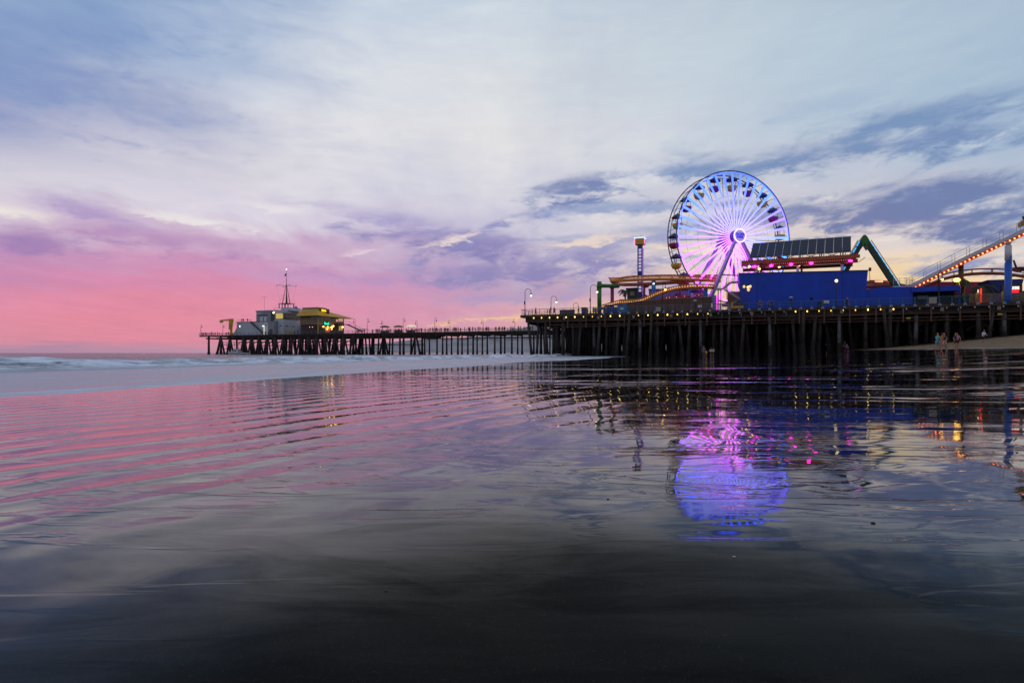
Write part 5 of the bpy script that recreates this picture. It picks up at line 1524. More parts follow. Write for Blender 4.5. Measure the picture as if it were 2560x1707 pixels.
    for k in range(n):
        t0, t1 = k/n+.0025, (k+1)/n-.0025
        q = [lerp(a, b_, t0), lerp(a, b_, t1), lerp(d_, c_, t1), lerp(d_, c_, t0)]
        m_ = MB(); nb = [(x, y+.05, z-.09) for x, y, z in q]
        m_.add(q + nb, [(0,1,2,3), (7,6,5,4), (0,4,5,1), (1,5,6,2), (2,6,7,3), (3,7,4,0)])
        m_.build('solar_panel', pv, T)
    fr = MB()
    for k in range(n+1):
        if k in (0, n): continue
        p, q = lerp(a, b_, k/n), lerp(d_, c_, k/n)
        fr.beam((p[0], p[1]-.04, p[2]+.02), (q[0], q[1]-.04, q[2]+.02), .06, .05)
    fr.tube([(a[0], a[1]+.1, a[2]-.15), (b_[0], b_[1]+.1, b_[2]-.15)], .09, 6)
    fr.tube([(d_[0], d_[1]+.1, d_[2]-.2), (c_[0], c_[1]+.1, c_[2]-.2)], .09, 6)
    fr.build('panel_frame', mat('panel_frame_alloy', (150,156,166), .4, .3), T)
    tr = MB()
    for px in (1895, 1947, 2000, 2052, 2105):
        u = UV(px, 10.5)[0]
        tr.tube([(u, 9.4, zc+.3), (u, 9.2, a[2]-.15)], .09, 5); tr.tube([(u, 12, zc+.3), (u, 12.1, c_[2]-.4)], .09, 5)
        tr.tube([(u+.35, 9.4, zc+.3), (u+.35, 9.2, a[2]-.15)], .06, 5)
        tr.beam((u, 9.3, zc+.3), (u+2.4, 9.3, a[2]-.2), .09); tr.beam((u, 9.3, zc+.3), (u-2.4, 9.3, a[2]-.2), .09)
        tr.tube([(u, 9.3, zc+.4), (u, 12, c_[2]-.6)], .06, 5)
    tr.build('truss', mat('truss_brown', (96,62,50), .5, .2), T)
    # signs on the wall
    q = PU(2066, 754.5, v); s = MB(); s.box(q[0]-.42, q[0]+.42, v-.08, v-.01, q[2]-.22, q[2]+.22); s.build('notice', mat('notice_bright', (220,222,226), .5), T)
blue_wall()

def brown_fence():
    v = 3.0
    m = mat('brown_board_fence', (92,66,52), .75, var=.22, scale=.8, planks=(0, 1.22))
    T = thing('board_fence', 'long brown board fence beneath the orange coaster track', 'fence', (PU(1670, 778, v)[0], v, DZ))
    zb_ = DZ+.01
    ul, ur = UV(1566, v)[0], UV(1779, v)[0]
    pts = [(ul, zb_), (ur, zb_)]
    for px, py in ((1779, 742), (1700, 746), (1640, 749.5), (1590, 754), (1566, 758)):
        q = PU(px, py, v); pts.append((q[0], q[2]))
    b = MB(); b.prism(pts, v, v+.2); b.build('boarding', m, T)
    c = MB()
    pp = [PU(px, py, v) for px, py in ((1566, 757.5), (1590, 753.5), (1640, 749), (1700, 745.5), (1779, 741.5))]
    for a, b_ in zip(pp, pp[1:]): c.beam((a[0], v+.1, a[2]), (b_[0], v+.1, b_[2]), .3, .09)
    c.build('cap_rail', mat('pale_cap_rail', (140,118,120), .6), T)
    u = ul+.3
    while u < ur-.5:
        p = MB(); p.box(u-.05, u+.05, v-.07, v-.002, zb_, zb_+2.2); p.build('batten', mat('batten_brown', (80,58,46), .75), T); u += 2.44
    q = PU(1750, 765.5, v); s = MB(); s.box(q[0]-.33, q[0]+.33, v-.06, v-.003, q[2]-.2, q[2]+.2); s.build('notice', mat('notice_bright', (220,222,226), .5), T)
    # violet end post
    q = UV(1785, 3.3)[0]; s = MB(); s.box(q-.32, q+.35, 3.25, 3.9, zb_, zb_+3.0); s.build('end_post', mat('violet_post', (120,120,176), .5), T)
brown_fence()

def grey_block():
    v = 24
    T = thing('grey_building', 'plain grey-violet building face behind the sky-blue coaster support', 'building', (UV(1680, v)[0], v, DZ))
    pts = [(1622, 776), (1760, 776), (1760, 724), (1655, 723.5), (1622, 724.5)]
    quadwall(T, 'wall', mat('grey_violet_wall', (120,118,146), .7, var=.12, scale=.3), pts, v, 5)
    b = MB(); a, c = PU(1621, 723.8, v), PU(1761, 723.2, v); b.beam((a[0], v-.1, a[2]), (c[0], v-.1, c[2]), .4, .25); b.build('roof_edge', mat('dark_roof_edge', (70,70,96), .6), T)
    q = PU(1692, 737, v); s = MB(); s.box(q[0]-.3, q[0]+.3, v-.15, v-.02, q[2]-.3, q[2]+.3); s.build('wall_vent', trim_dark, T)
grey_block()

def small_near_things():
    zb_ = DZ+.01
    # turquoise tarp-covered stall
    v = 1.6
    a, b_ = UV(1508, v)[0], UV(1567, v)[0]
    T = thing('covered_booth', 'turquoise sheeted booth by the railing at the left end of the brown fence', 'booth', ((a+b_)/2, v, DZ))
    turq = mat('turquoise_sheet', (14,120,176), .6, var=.22, scale=1.2, bump=.03)
    m = MB(); m.prism([(a+2.6, zb_), (b_, zb_), (b_, zb_+1.62), (a+2.7, zb_+1.5)], v, v+1.8); m.build('sheeting', turq, T)
    m = MB(); m.box(a, a+2.55, v+.2, v+1.6, zb_, zb_+1.25); m.build('counter', mat('deep_blue_counter', (24,62,140), .6, var=.2), T)
    m = MB(); m.box(a-.05, b_+.1, v-.06, v+1.86, zb_+1.63, zb_+1.72); m.build('top_board', mat('lilac_board', (120,120,190), .6), T)
    q = PU(1555, 771.5, v); m = MB(); m.box(q[0]-.3, q[0]+.3, v-.08, v-.01, q[2]-.15, q[2]+.17); m.build('notice', mat('notice_bright', (220,222,226), .5), T)
    # blue dumpster
    v = 1.6; a, b_ = UV(1453, v)[0], UV(1464, v)[0]
    T = thing('waste_bin', 'tall blue waste bin right of the third gooseneck lamp', 'bin', ((a+b_)/2, v, DZ))
    m = MB(); m.prism([(a+.05, zb_), (b_-.05, zb_), (b_, zb_+1.25), (a, zb_+1.25)], v, v+.9); m.build('body', mat('bin_blue', (36,52,110), .5, var=.1), T)
    m = MB(); m.box(a-.04, b_+.04, v-.05, v+.95, zb_+1.26, zb_+1.4); m.build('lid', mat('bin_lid', (30,34,60), .5), T)
    # grey concrete planter/bench
    v = .5; a, b_ = UV(1399, v)[0], UV(1434, v)[0]
    T = thing('planter_box', 'long low grey box by the railing between two gooseneck lamps', 'planter', ((a+b_)/2, v, DZ))
    m = MB(); m.box(a, b_, v, v+.8, zb_, zb_+.85); m.build('box', mat('planter_grey', (84,80,82), .8, var=.2), T)
    m = MB(); m.box(a-.06, b_+.06, v-.05, v+.85, zb_+.86, zb_+.93); m.build('rim', mat('planter_rim', (100,96,98), .8), T)
    # bicycle-like rack near the end
    u = UV(1366, .6)[0]
    T = thing('bicycle', 'dark bicycle leaning on the railing beside the second gooseneck lamp', 'bicycle', (u, .3, DZ))
    for s in (-.5, .5):
        m = MB(); m.tube([(u+s+.33*math.sin(2*math.pi*k/14), .3, zb_+.34+.33*math.cos(2*math.pi*k/14)) for k in range(14)], .025, 5, closed=True); m.build('wheel', iron, T)
    m = MB(); m.tube([(u-.5, .3, zb_+.34), (u-.12, .3, zb_+.34), (u+.3, .3, zb_+.8), (u-.25, .3, zb_+.85), (u-.12, .3, zb_+.34)], .025, 5); m.tube([(u+.5, .3, zb_+.34), (u+.3, .3, zb_+.8), (u+.28, .3, zb_+1.0)], .025, 5); m.build('frame', iron, T)
    m = MB(); m.tube([(u+.28, .08, zb_+1.0), (u+.28, .52, zb_+1.0)], .02, 5); m.build('handlebar', iron, T)
    m = MB(); m.box(u-.4, u-.15, .22, .38, zb_+.9, zb_+.96); m.build('saddle', iron, T)
    # signs on the railing
    for px, py, w, h, lab in ((1645.5, 773, .42, .38, 'square grey sign on the railing in front of the brown fence'), (2332, 751, .50, .46, 'grey four-panel sign on the railing under the blue canopy')):
        u, _, z = PU(px, py, -.3)
        T = thing('rail_sign', lab, 'sign', (u, -.3, DZ))
        m = MB(); m.box(u-w, u+w, -.30, -.25, z-h, z+h); m.build('panel', mat('sign_grey_cream', (160,156,148), .6, var=.1), T)
        m = MB()
        for k in (-1, 0, 1): m.box(u-w*.85, u+w*.85, -.315, -.301, z+k*h*.5-.02, z+k*h*.5+.02)
        if px > 2000: m.box(u-.02, u+.02, -.315, -.301, z-h, z+h)
        m.build('sign_rule', mat('sign_rule_grey', (110,108,104), .6), T)
        m = MB(); m.box(u-.03, u+.03, -.25, -.2, DZ+.1, z-h); m.build('bracket', rail_grey, T)
    # coin binoculars
    for px, lab in ((1738, 'white-topped coin telescope in front of the brown fence'), (1977.5, 'white-topped coin telescope in front of the blue wall'), (2028.5, 'dark coin telescope right of the middle of the blue wall')):
        u, _ = UV(px, .7); v = .7; 
        T = thing('coin_telescope', lab, 'telescope', (u, v, DZ), 'coin telescopes along the railing')
        m = MB(); m.lathe((u, v, zb_), [(.24, 0), (.22, .08), (.08, .2), (.07, 1.25), (.14, 1.35)], 8); m.build('pedestal', iron if px < 2000 else mat('green_iron', (24,40,48), .5), T)
        m = MB(); m.ball((u, v, zb_+1.62), .26, 10, 7, (1, 1.2, 1.1)); m.tube([(u-.1, v+.2, zb_+1.66), (u-.1, v-.42, zb_+1.7)], .09, 7); m.tube([(u+.1, v+.2, zb_+1.66), (u+.1, v-.42, zb_+1.7)], .09, 7); h = m.build('viewer_head', iron if px > 2000 else mat('telescope_grey', (90,96,110), .4, .3), T)
        if px < 2000:
            m = MB(); m.lathe((u, v, zb_+1.86), [(.34, 0), (.3, .06), (.12, .16)], 10); m.build('hood', door_white, T)
    u, _ = UV(2051, 1.0)
    T = thing('litter_bin', 'squat dark green litter bin against the blue wall left of the white notice', 'bin', (u, 1.0, DZ))
    m = MB(); m.lathe((u, 1.0, zb_), [(.38, 0), (.42, .1), (.44, .9)], 10); m.build('body', mat('bin_green', (12,56,70), .6, var=.1), T)
    m = MB(); m.lathe((u, 1.0, zb_+.91), [(.52, 0), (.5, .12), (.2, .2)], 10); m.build('lid', mat('bin_green_dark', (16,36,48), .6), T)
    # yellow barrier and bollard near the stairs
    u = UV(1844, 2)[0]
    T = thing('ride_vehicle', 'dark parked service cart with a yellow bumper left of the blue wall', 'cart', (u, 2, DZ))
    m = MB(); m.prism([(u-1.1, zb_+.35), (u+.9, zb_+.35), (u+.9, zb_+1.3), (u+.2, zb_+1.85), (u-.6, zb_+1.3), (u-1.1, zb_+1.0)], 2, 3.4); m.build('body', mat('cart_dark', (40,34,44), .5), T)
    m = MB(); m.box(u-1.15, u+.95, 1.9, 1.99, zb_+.4, zb_+.85); m.build('bumper', mat('bumper_yellow', (226,160,20), .5), T)
    for s in (-.7, .5):
        m = MB(); m.tube([(u+s, 2.0, zb_+.3), (u+s, 2.3, zb_+.3)], .3, 12); m.build('wheel', iron, T)
    u = UV(1830.5, 1.4)[0]
    T = thing('bollard', 'yellow bollard at the foot of the white stairs', 'bollard', (u, 1.4, DZ))
    m = MB(); m.lathe((u, 1.4, zb_), [(.17, 0), (.15, 1.3)], 8); m.build('post', mat('bollard_yellow', (196,150,30), .5, var=.1), T)
    m = MB(); m.ball((u, 1.4, zb_+1.33), .16, 8, 5); m.build('cap', mat('bollard_yellow', (196,150,30), .5), T)
small_near_things()

def stairs():
    v = 6.0
    white = mat('stair_white_steel', (176,170,172), .45, .1, var=.08)
    T = thing('white_staircase', 'zigzag white steel staircase with railings between the wheel and the blue wall', 'staircase', (PU(1815, 770, v)[0], v, DZ))
    p = lambda px, py: PU(px, py, v)
    z = MB()
    a, b_, c_, d_ = p(1785, 723), p(1806, 723), p(1828, 706), p(1847, 706)
    for s, e in ((a, b_), (b_, c_), (c_, d_)): z.beam(s, e, .9, .34)
    z.build('landing_beam', white, T)
    f = MB(); s = p(1812, 724); e = p(1850, 748); f.beam(s, e, 1.0, .3); s2, e2 = p(1850, 752), p(1818, 774); f.beam(s2, e2, 1.0, .22); f.build('stair_flight', white, T)
    for px in (1795.5, 1802):
        q = p(px, 724); m = MB(); m.box(q[0]-.09, q[0]+.09, v-.1, v+.1, DZ, q[2]); m.build('post', white, T)
    r = MB()
    for pts in ([(1785, 716), (1806, 716), (1828, 699), (1847, 699)], [(1812, 716), (1850, 741)], [(1850, 745), (1818, 767)]):
        q = [p(*x) for x in pts]
        for dz in (0, -.25, -.5): r.tube([(u, v_-.45, zz+dz) for u, v_, zz in q], .025, 4)
        for s_, e_ in zip(q, q[1:]):
            k = max(2, int((Vector(s_)-Vector(e_)).length/.3))
            for i in range(k):
                w = Vector(s_).lerp(Vector(e_), i/k); r.tube([(w.x, w.y-.45, w.z), (w.x, w.y-.45, w.z-.62)], .016, 3)
    r.build('stair_rail', mat('stair_rail_pale', (190,180,186), .4), T)
    g = MB(); g.box(p(1790, 770)[0], p(1822, 770)[0], 2.6, 2.65, DZ+.1, DZ+1.2) if False else None
    k = UV(1788, 2.6)[0]; r = MB()
    while k < UV(1822, 2.6)[0]: r.box(k-.02, k+.02, 2.58, 2.62, DZ+.05, DZ+1.25); k += .28
    r.box(UV(1788, 2.6)[0], UV(1822, 2.6)[0], 2.57, 2.63, DZ+1.2, DZ+1.28); r.build('picket_gate', mat('stair_rail_pale', (190,180,186), .4), T)
    bk = MB(); q0, q1 = p(1806, 723), p(1852, 770); bk.box(q0[0]+.8, UV(1852, v+2)[0], v+2, v+2.2, DZ, q0[2]-.3); bk.build('rear_panel', mat('stair_rear_tan', (150,110,84), .7, var=.2), T)
stairs()

def aframe():
    v = 16
    grn = mat('a_frame_green', (20,92,40), .45, var=.15); dk = mat('a_frame_dark', (30,48,40), .5, var=.2)
    T = thing('swing_ride_frame', 'green A-shaped ride frame lined with cyan light bars, right of the solar panels', 'ride', (PU(2160, 720, v)[0], v, DZ))
    top = Vector(PU(2160, 592, v)); L = Vector(PU(2100, 700, v-2)); Rr = Vector(PU(2246, 722, v-2))
    for side, ft in (('l', L), ('r', Rr)):
        s = top.lerp(ft, .12)
        m = MB(); m.beam(s, ft, .75, .85, w2=.75); lg = m.build('leg', dk if side == 'l' else mat('a_frame_olive', (52,70,24), .5, var=.2), T)
        m = MB(); nrm = Vector((0, -.5, 0))
        dirv = (ft-s); off = Vector((.28 if side == 'r' else -.28, -.5, .18))
        k = 8 if side == 'r' else 6
        for i in range(k):
            a = s.lerp(ft, (i+.12)/k)+off; b_ = s.lerp(ft, (i+.88)/k)+off
            bb = MB(); bb.beam(a, b_, .22, .10); bb.build('light_bar', emat('cyan_bar', (60,175,250), 1.1), lg)
        m = MB(); m.tube([s+Vector((.5 if side == 'r' else -.5, 0, .45)), ft+Vector((.5 if side == 'r' else -.5, 0, .45))], .06, 4); m.build('cable', iron, T)
        back = MB(); back.beam(s+Vector((0, 1.4, 0)), ft+Vector((0, 1.6, 0)), .5, .6); back.build('leg', dk, T)
    m = MB(); m.prism([(top.x-.15, top.z+.25), (top.x+.15, top.z+.25), (top.x+.5, top.z-.2), (top.x+1.25, top.z-1.9), (top.x+.6, top.z-2.3), (top.x+.05, top.z-1.3), (top.x-.55, top.z-2.3), (top.x-1.2, top.z-1.9), (top.x-.45, top.z-.2)], v-.6, v+1.9)
    m.build('apex_head', mat('apex_bright_green', (16,110,36), .4, var=.1), T)
aframe()

def right_side():
    # red hall with blue prize kiosk far right
    v = 26
    redw = mat('crimson_wall', (140,16,54), .55, var=.16, scale=.4); bl = mat('kiosk_blue', (16,44,116), .5, var=.12)
    T = thing('crimson_hall', 'long crimson hall wall behind the palms at the far right', 'building', (UV(2400, v)[0], v, DZ))
    quadwall(T, 'wall', redw, [(2316, 760), (2496, 757), (2503, 704.5), (2318, 704.5)], v, 6)
    quadwall(T, 'service_hatch', mat('hatch_orange', (150,70,24), .6), [(2455, 734), (2480, 734), (2480, 726.5), (2457, 728)], v-.12, .1)
    q = PU(2467, 711, v-.7); m = MB(); m.ball(q, .34, 8, 6, (1.7, 1, .8)); m.build('flood_light', emat('pink_flood', (255,150,190), 6), T)
    m = MB(); m.beam((q[0], v, q[2]+.5), (q[0], v-.7, q[2]+.35), .08); m.build('lamp_arm', iron, T)
    T = thing('crimson_kiosk', 'small crimson flat-roofed building over the lower blue wall', 'building', (UV(2205, 30)[0], 30, DZ))
    quadwall(T, 'wall', redw, [(2177, 730), (2236, 730), (2234, 702), (2174.5, 700)], 30, 5)
    q = PU(2226.5, 707.5, 29.5); m = MB(); m.ball(q, .33, 8, 6); m.build('lamp_globe', lamp_orange, T)
    m = MB(); q = PU(2198, 704, 29.6); m.box(q[0]-.7, q[0]+.7, 29.8, 29.98, q[2]-.2, q[2]+.2); m.build('lamp_panel', emat('warm_panel', (255,180,130), 1.2), T)
    m = MB(); q = PU(2174.5, 690, 29); m.tube([PU(2174.5, 701, 29), PU(2174, 676, 29)], .05, 4); m.box(q[0]-.2, q[0]+.25, 28.9, 29.1, q[2]+1, q[2]+1.7); m.build('aerial', iron, T)
    v = 15
    T = thing('prize_kiosk', 'blue kiosk with a white lit prizes sign behind the tall blue column', 'kiosk', (UV(2530, v)[0], v, DZ))
    quadwall(T, 'wall', bl, [(2499, 758), (2566, 756), (2566, 727), (2499, 727)], v+.5, 4)
    quadwall(T, 'roof_fascia', bl, [(2499, 731), (2552, 722), (2560, 697), (2469, 700)], v, 5)
    q = PU(2534, 720.5, v-.3)
    m = MB(); m.box(q[0]-1.5, q[0]+1.2, v-.2, v-.05, q[2]-.55, q[2]+.55); so = m.build('sign_board', mat('sign_olive', (90,70,50), .6), T)
    M = Matrix.Translation(Vector((q[0]-.2, v-.26, q[2])) - Vector(ORG[T.name])) @ Matrix.Rotation(R(90), 4, 'X')
    textmesh('PRIZES', .66, M, 'lettering', emat('white_sign_letters', (250,246,236), 1.5), so, .03, .02)
    q = PU(2536, 727.5, v-.3); m = MB(); m.box(q[0]-.6, q[0]+.6, v-.3, v-.2, q[2]-.3, q[2]+.3); m.build('red_sign', emat('red_light_box', (255,30,50), 1.2), T)
    # yellow lattice fence
    v = 2.2; a, b_ = UV(2424, v)[0], UV(2640, v)[0]; zb_ = DZ+.05
    T = thing('lattice_fence', 'yellow wooden lattice fence with round posts at the far right of the near pier', 'fence', ((a+b_)/2, v, DZ))
    m = MB(); h = 1.5; step = .34; k = a - h
    while k < b_:
        s0 = max(k, a); e0 = min(k+h, b_)
        if e0 > s0:
            m.beam((s0, v, zb_+(s0-k)), (e0, v, zb_+(e0-k)), .045, .05, up=(0,1,0)); m.beam((s0, v+.05, zb_+h-(s0-k)), (e0, v+.05, zb_+h-(e0-k)), .045, .05, up=(0,1,0))
        k += step
    m.box(a, b_, v-.05, v+.1, zb_+h, zb_+h+.08); m.build('lattice', mat('lattice_ochre', (168,122,48), .6, var=.3, scale=.5), T)
    for px in (2442, 2506.5, 2580):
        u = UV(px, v-.1)[0]; m = MB(); m.lathe((u, v-.2, zb_), [(.2, 0), (.2, 1.65), (.1, 1.8)], 10); m.build('post', mat('post_yellow', (206,150,20), .5, var=.15), T)
    # red striped pole lamp and work lamp on the brown column
    q = PU(2392, 700, 6.0)
    T = thing('flood_lamp', 'bright amber flood lamp beside the brown coaster column', 'lamp', (q[0], 6.0, DZ))
    m = MB(); m.ball(q, .36, 10, 7, (1.3, 1, .85)); m.build('globe', emat('strong_amber', (255,190,70), 10), T)
    m = MB(); m.tube([(q[0]+.6, 6, DZ), (q[0]+.6, 6, q[2]+.3), (q[0], 6, q[2]+.35)], .06, 5); m.build('pole', iron, T)
    for s in (.15, .4, .9): m = MB(); m.tube([(q[0]+s, 6.2, DZ+1), (q[0]+s+.3, 6.2, q[2]-.4)], .07, 5); m.build('surfboard_stake', mat('stake_yellow', (196,160,60), .5), T)
    q = PU(2440, 720, 5)
    T = thing('marker_pole', 'glowing red and white pole rising from the lattice fence', 'pole', (q[0], 3, DZ))
    m = MB(); m.tube([(q[0], 3, DZ), (q[0], 3, ZY(721, q[0], 3))], .13, 8); m.build('post', emat('red_glow_pole', (255,50,30), 1.0), T)
    m = MB(); m.tube([(q[0]-.35, 3, DZ+1), (q[0]-.35, 3, ZY(724, q[0], 3))], .06, 6); m.build('white_tube', emat('white_tube', (250,230,210), 1.2), T)
    # flyer swing seat blown out at the right edge
    q = PU(2546, 672, 24)
    T = thing('swing_chair', 'dark swing ride chair with two chains at the far right above the orange track', 'ride car', q)
    m = MB(); m.lathe((q[0], q[1], q[2]-.6), [(.3, 0), (.85, .25), (1.0, .8), (.9, .85), (.4, .4)], 10); m.build('seat', mat('maroon_shell', (76,34,34), .5), T)
    m = MB(); m.tube([(q[0]-.3, q[1], q[2]+.2), (q[0]-.7, q[1], q[2]+1.6)], .16, 6); m.build('backrest', mat('maroon_shell', (76,34,34), .5), T)
    m = MB(); m.tube([(q[0]-1.6, q[1], q[2]-1.5), (q[0]+2.6, q[1], q[2]-.7)], .08, 5); m.build('arm', iron, T)
right_side()

def palm(px, py_crown, v, trunk_r, spread, label, py_base=None, nf=16, lean=0.0, seed=1):
    rr = random.Random(seed)
    u, _, zc = PU(px, py_crown, v)
    T = thing('palm_tree', label, 'palm', (u-lean, v, DZ), 'palms in the fairground')
    bark = mat('palm_bark', (74,56,42), .9, var=.35, scale=4, bump=.03)
    leaf = mat('palm_frond', (46,62,30), .6, var=.4, scale=2)
    m = MB()
    n = 8; pts = [(u-lean+lean*(k/n)**1.6, v, DZ+(zc-DZ)*k/n) for k in range(n+1)]
    m.tube(pts, [trunk_r*(1.25-.4*k/n)*(1.08 if k % 2 else 1) for k in range(n+1)], 8); m.build('trunk', bark, T)
    f = MB()
    for k in range(nf):
        az = 2*math.pi*k/nf + rr.uniform(-.2, .2); el = rr.uniform(-.2, 1.0); ln = spread*rr.uniform(.8, 1.15)
        p = Vector((u, v, zc)); d = Vector((math.cos(az)*math.cos(el), math.sin(az)*math.cos(el), math.sin(el)))
        seg = 9; pos = [p.copy()]
        for s in range(seg):
            d = (d + Vector((0, 0, -.22))).normalized(); p = p + d*(ln/seg); pos.append(p.copy())
        f.tube(pos, [.045*(1-.8*s/seg) for s in range(seg+1)], 4)
        for s in range(1, seg+1):
            for q in (0, .5):
                c = pos[s-1].lerp(pos[s], q); dd = (pos[s]-pos[s-1]).normalized()
                side = dd.cross(Vector((0, 0, 1)));
                if side.length < .05: side = Vector((1, 0, 0))
                side.normalize(); L = spread*.34*math.sin(math.pi*min(1, (s+q)/(seg+1.5)))**.7
                for sg in (-1, 1):
                    tip = c + side*sg*L*.8 + dd*L*.5 + Vector((0, 0, -L*.45*rr.uniform(.6, 1.3)))
                    w = dd*.06
                    f.add([c-w, c+w, tip], [(0, 1, 2)]); 
    f.build('crown', leaf, T)
palm(1563, 727, 22, .16, 2.0, 'small drooping palm left of the blue drop tower', seed=3)
palm(1588, 724, 20, .18, 2.1, 'palm partly hidden directly behind the drop tower', seed=5)
palm(1606, 739, 18, .16, 1.6, 'low palm right behind the foot of the drop tower', seed=6)
palm(2406, 700, 6.8, .26, 1.9, 'shaggy palm rising along the brown coaster column', seed=7, nf=20)
palm(2400, 738, 5.2, .2, 1.5, 'low bushy palm under the amber flood lamp', seed=8, nf=18)
palm(2452, 716, 8, .16, 2.6, 'leaning palm with long fronds in front of the crimson hall', seed=9, lean=1.2)
palm(2420, 742, 6, .16, 1.4, 'very low palm at the left end of the lattice fence', seed=12)
palm(2552, 742, 6, .16, 1.3, 'low palm right of the tall blue column', seed=13)
def yellow_hut():
    v = 13; q = PU(1580, 745, v)
    T = thing('ticket_hut', 'small dark hut with a yellow base behind the coaster track', 'hut', (q[0], v, DZ))
    m = MB(); m.box(q[0]-1.0, q[0]+1.0, v, v+1.6, q[2]-.2, q[2]+1.9); m.build('cabin', mat('hut_dark_green', (50,58,36), .6, var=.2), T)
    m = MB(); m.box(q[0]-1.3, q[0]+1.3, v-.1, v+1.8, q[2]+1.91, q[2]+2.1); m.build('roof', mat('hut_roof', (70,52,36), .7), T)
    m = MB(); m.box(q[0]-2.6, q[0]+1.6, v-.3, v+2, DZ, q[2]-.21); m.build('base', mat('hut_yellow', (176,140,30), .5, var=.15), T)
    m = MB(); m.box(q[0]-.4, q[0]+.5, v-.04, v-.005, q[2]+.5, q[2]+1.3); m.build('window', mat('hut_window', (150,140,130), .3), T)
yellow_hut()

def beach_bits():
    for px, py, r, lab, nm in ((2183, 1311, .006, 'small dark pebble lying on the wet sand in the right foreground', 'pebble'), (1835, 1395, .0035, 'tiny pale shell on the dark wet sand', 'shell'), (965, 1480, .003, 'tiny dark pebble in the near-black foreground left of centre', 'pebble'), (1520, 1250, .004, 'little brown pebble below the reflection of the drop tower', 'pebble')):
        Y = CZ*F/(py-HZ); x = XY(px, Y)
        rr = random.Random(int(px)); m = MB(); m.ball((0, 0, 0), r, 9, 6, (1.5, 1.0, .7))
        m.v = [(a*(1+.25*(rr.random()-.5)), b*(1+.25*(rr.random()-.5)), c) for a, b, c in m.v]
        single(m, nm, lab, nm, mat('dark_pebble', (48,44,42), .5, scale=60) if nm == 'pebble' else mat('pale_shell', (190,184,176), .5, scale=60), (0, 0, 0), frame='W').location = (x, Y, ground_z(x, Y)+r*.3)
beach_bits()
# ================================================================ PEOPLE
def skin_mesh(verts, edges, radii, name, levels=1):
    me = bpy.data.meshes.new(name); me.from_pydata(verts, edges, []); me.update()
    o = bpy.data.objects.new(name, me); COL.objects.link(o)
    md = o.modifiers.new('skin', 'SKIN'); md.use_smooth_shade = True
    for i, r in enumerate(radii):
        sv = me.skin_vertices[0].data[i]; sv.radius = (r, r) if not isinstance(r, tuple) else r
        sv.use_root = (i == 0)
    sd = o.modifiers.new('sub', 'SUBSURF'); sd.levels = levels; sd.render_levels = levels
    dg = bpy.context.evaluated_depsgraph_get()
    out = bpy.data.meshes.new_from_object(o.evaluated_get(dg)); out.name = name
    bpy.data.objects.remove(o); bpy.data.meshes.remove(me)
    out.polygons.foreach_set('use_smooth', [True]*len(out.polygons))
    return out
POSES = {
 # hipL, kneeL, footL, hipR.. given as forward (y-) offsets; arms: elbow and hand offsets (x out, y fwd, z)
 'stand':   dict(kl=(.10,0,.48), fl=(.11,0,.07), kr=(.10,.01,.48), fr=(.12,.02,.07), el=(.27,.03,1.10), hl=(.28,-.06,.86), er=(.27,.03,1.10), hr=(.27,-.05,.86), lean=0),
 'walk':    dict(kl=(.09,-.17,.50), fl=(.09,-.30,.08), kr=(.09,.06,.47), fr=(.09,.36,.12), el=(.26,.14,1.12), hl=(.27,.12,.88), er=(.26,-.12,1.12), hr=(.25,-.28,.92), lean=-.03),
 'lean':    dict(kl=(.10,-.02,.48), fl=(.11,0,.07), kr=(.10,.02,.48), fr=(.12,.04,.07), el=(.25,-.22,1.12), hl=(.12,-.42,1.08), er=(.25,-.22,1.12), hr=(.12,-.42,1.08), lean=-.14),
 'photo':   dict(kl=(.11,0,.48), fl=(.15,0,.07), kr=(.11,.0,.48), fr=(.15,.04,.07), el=(.33,-.14,1.22), hl=(.10,-.28,1.50), er=(.33,-.14,1.22), hr=(.10,-.28,1.50), lean=0),
 'hand_out':dict(kl=(.09,-.10,.49), fl=(.10,-.18,.07), kr=(.09,.05,.47), fr=(.10,.20,.09), el=(.38,.02,1.16), hl=(.52,-.06,1.00), er=(.27,-.10,1.12), hr=(.22,-.26,1.02), lean=0),
 'sit':     dict(kl=(.11,-.42,.50), fl=(.11,-.40,.07), kr=(.11,-.42,.50), fr=(.11,-.40,.07), el=(.26,-.06,.78), hl=(.14,-.34,.62), er=(.26,-.06,.78), hr=(.14,-.34,.62), lean=-.04, drop=.40),
}
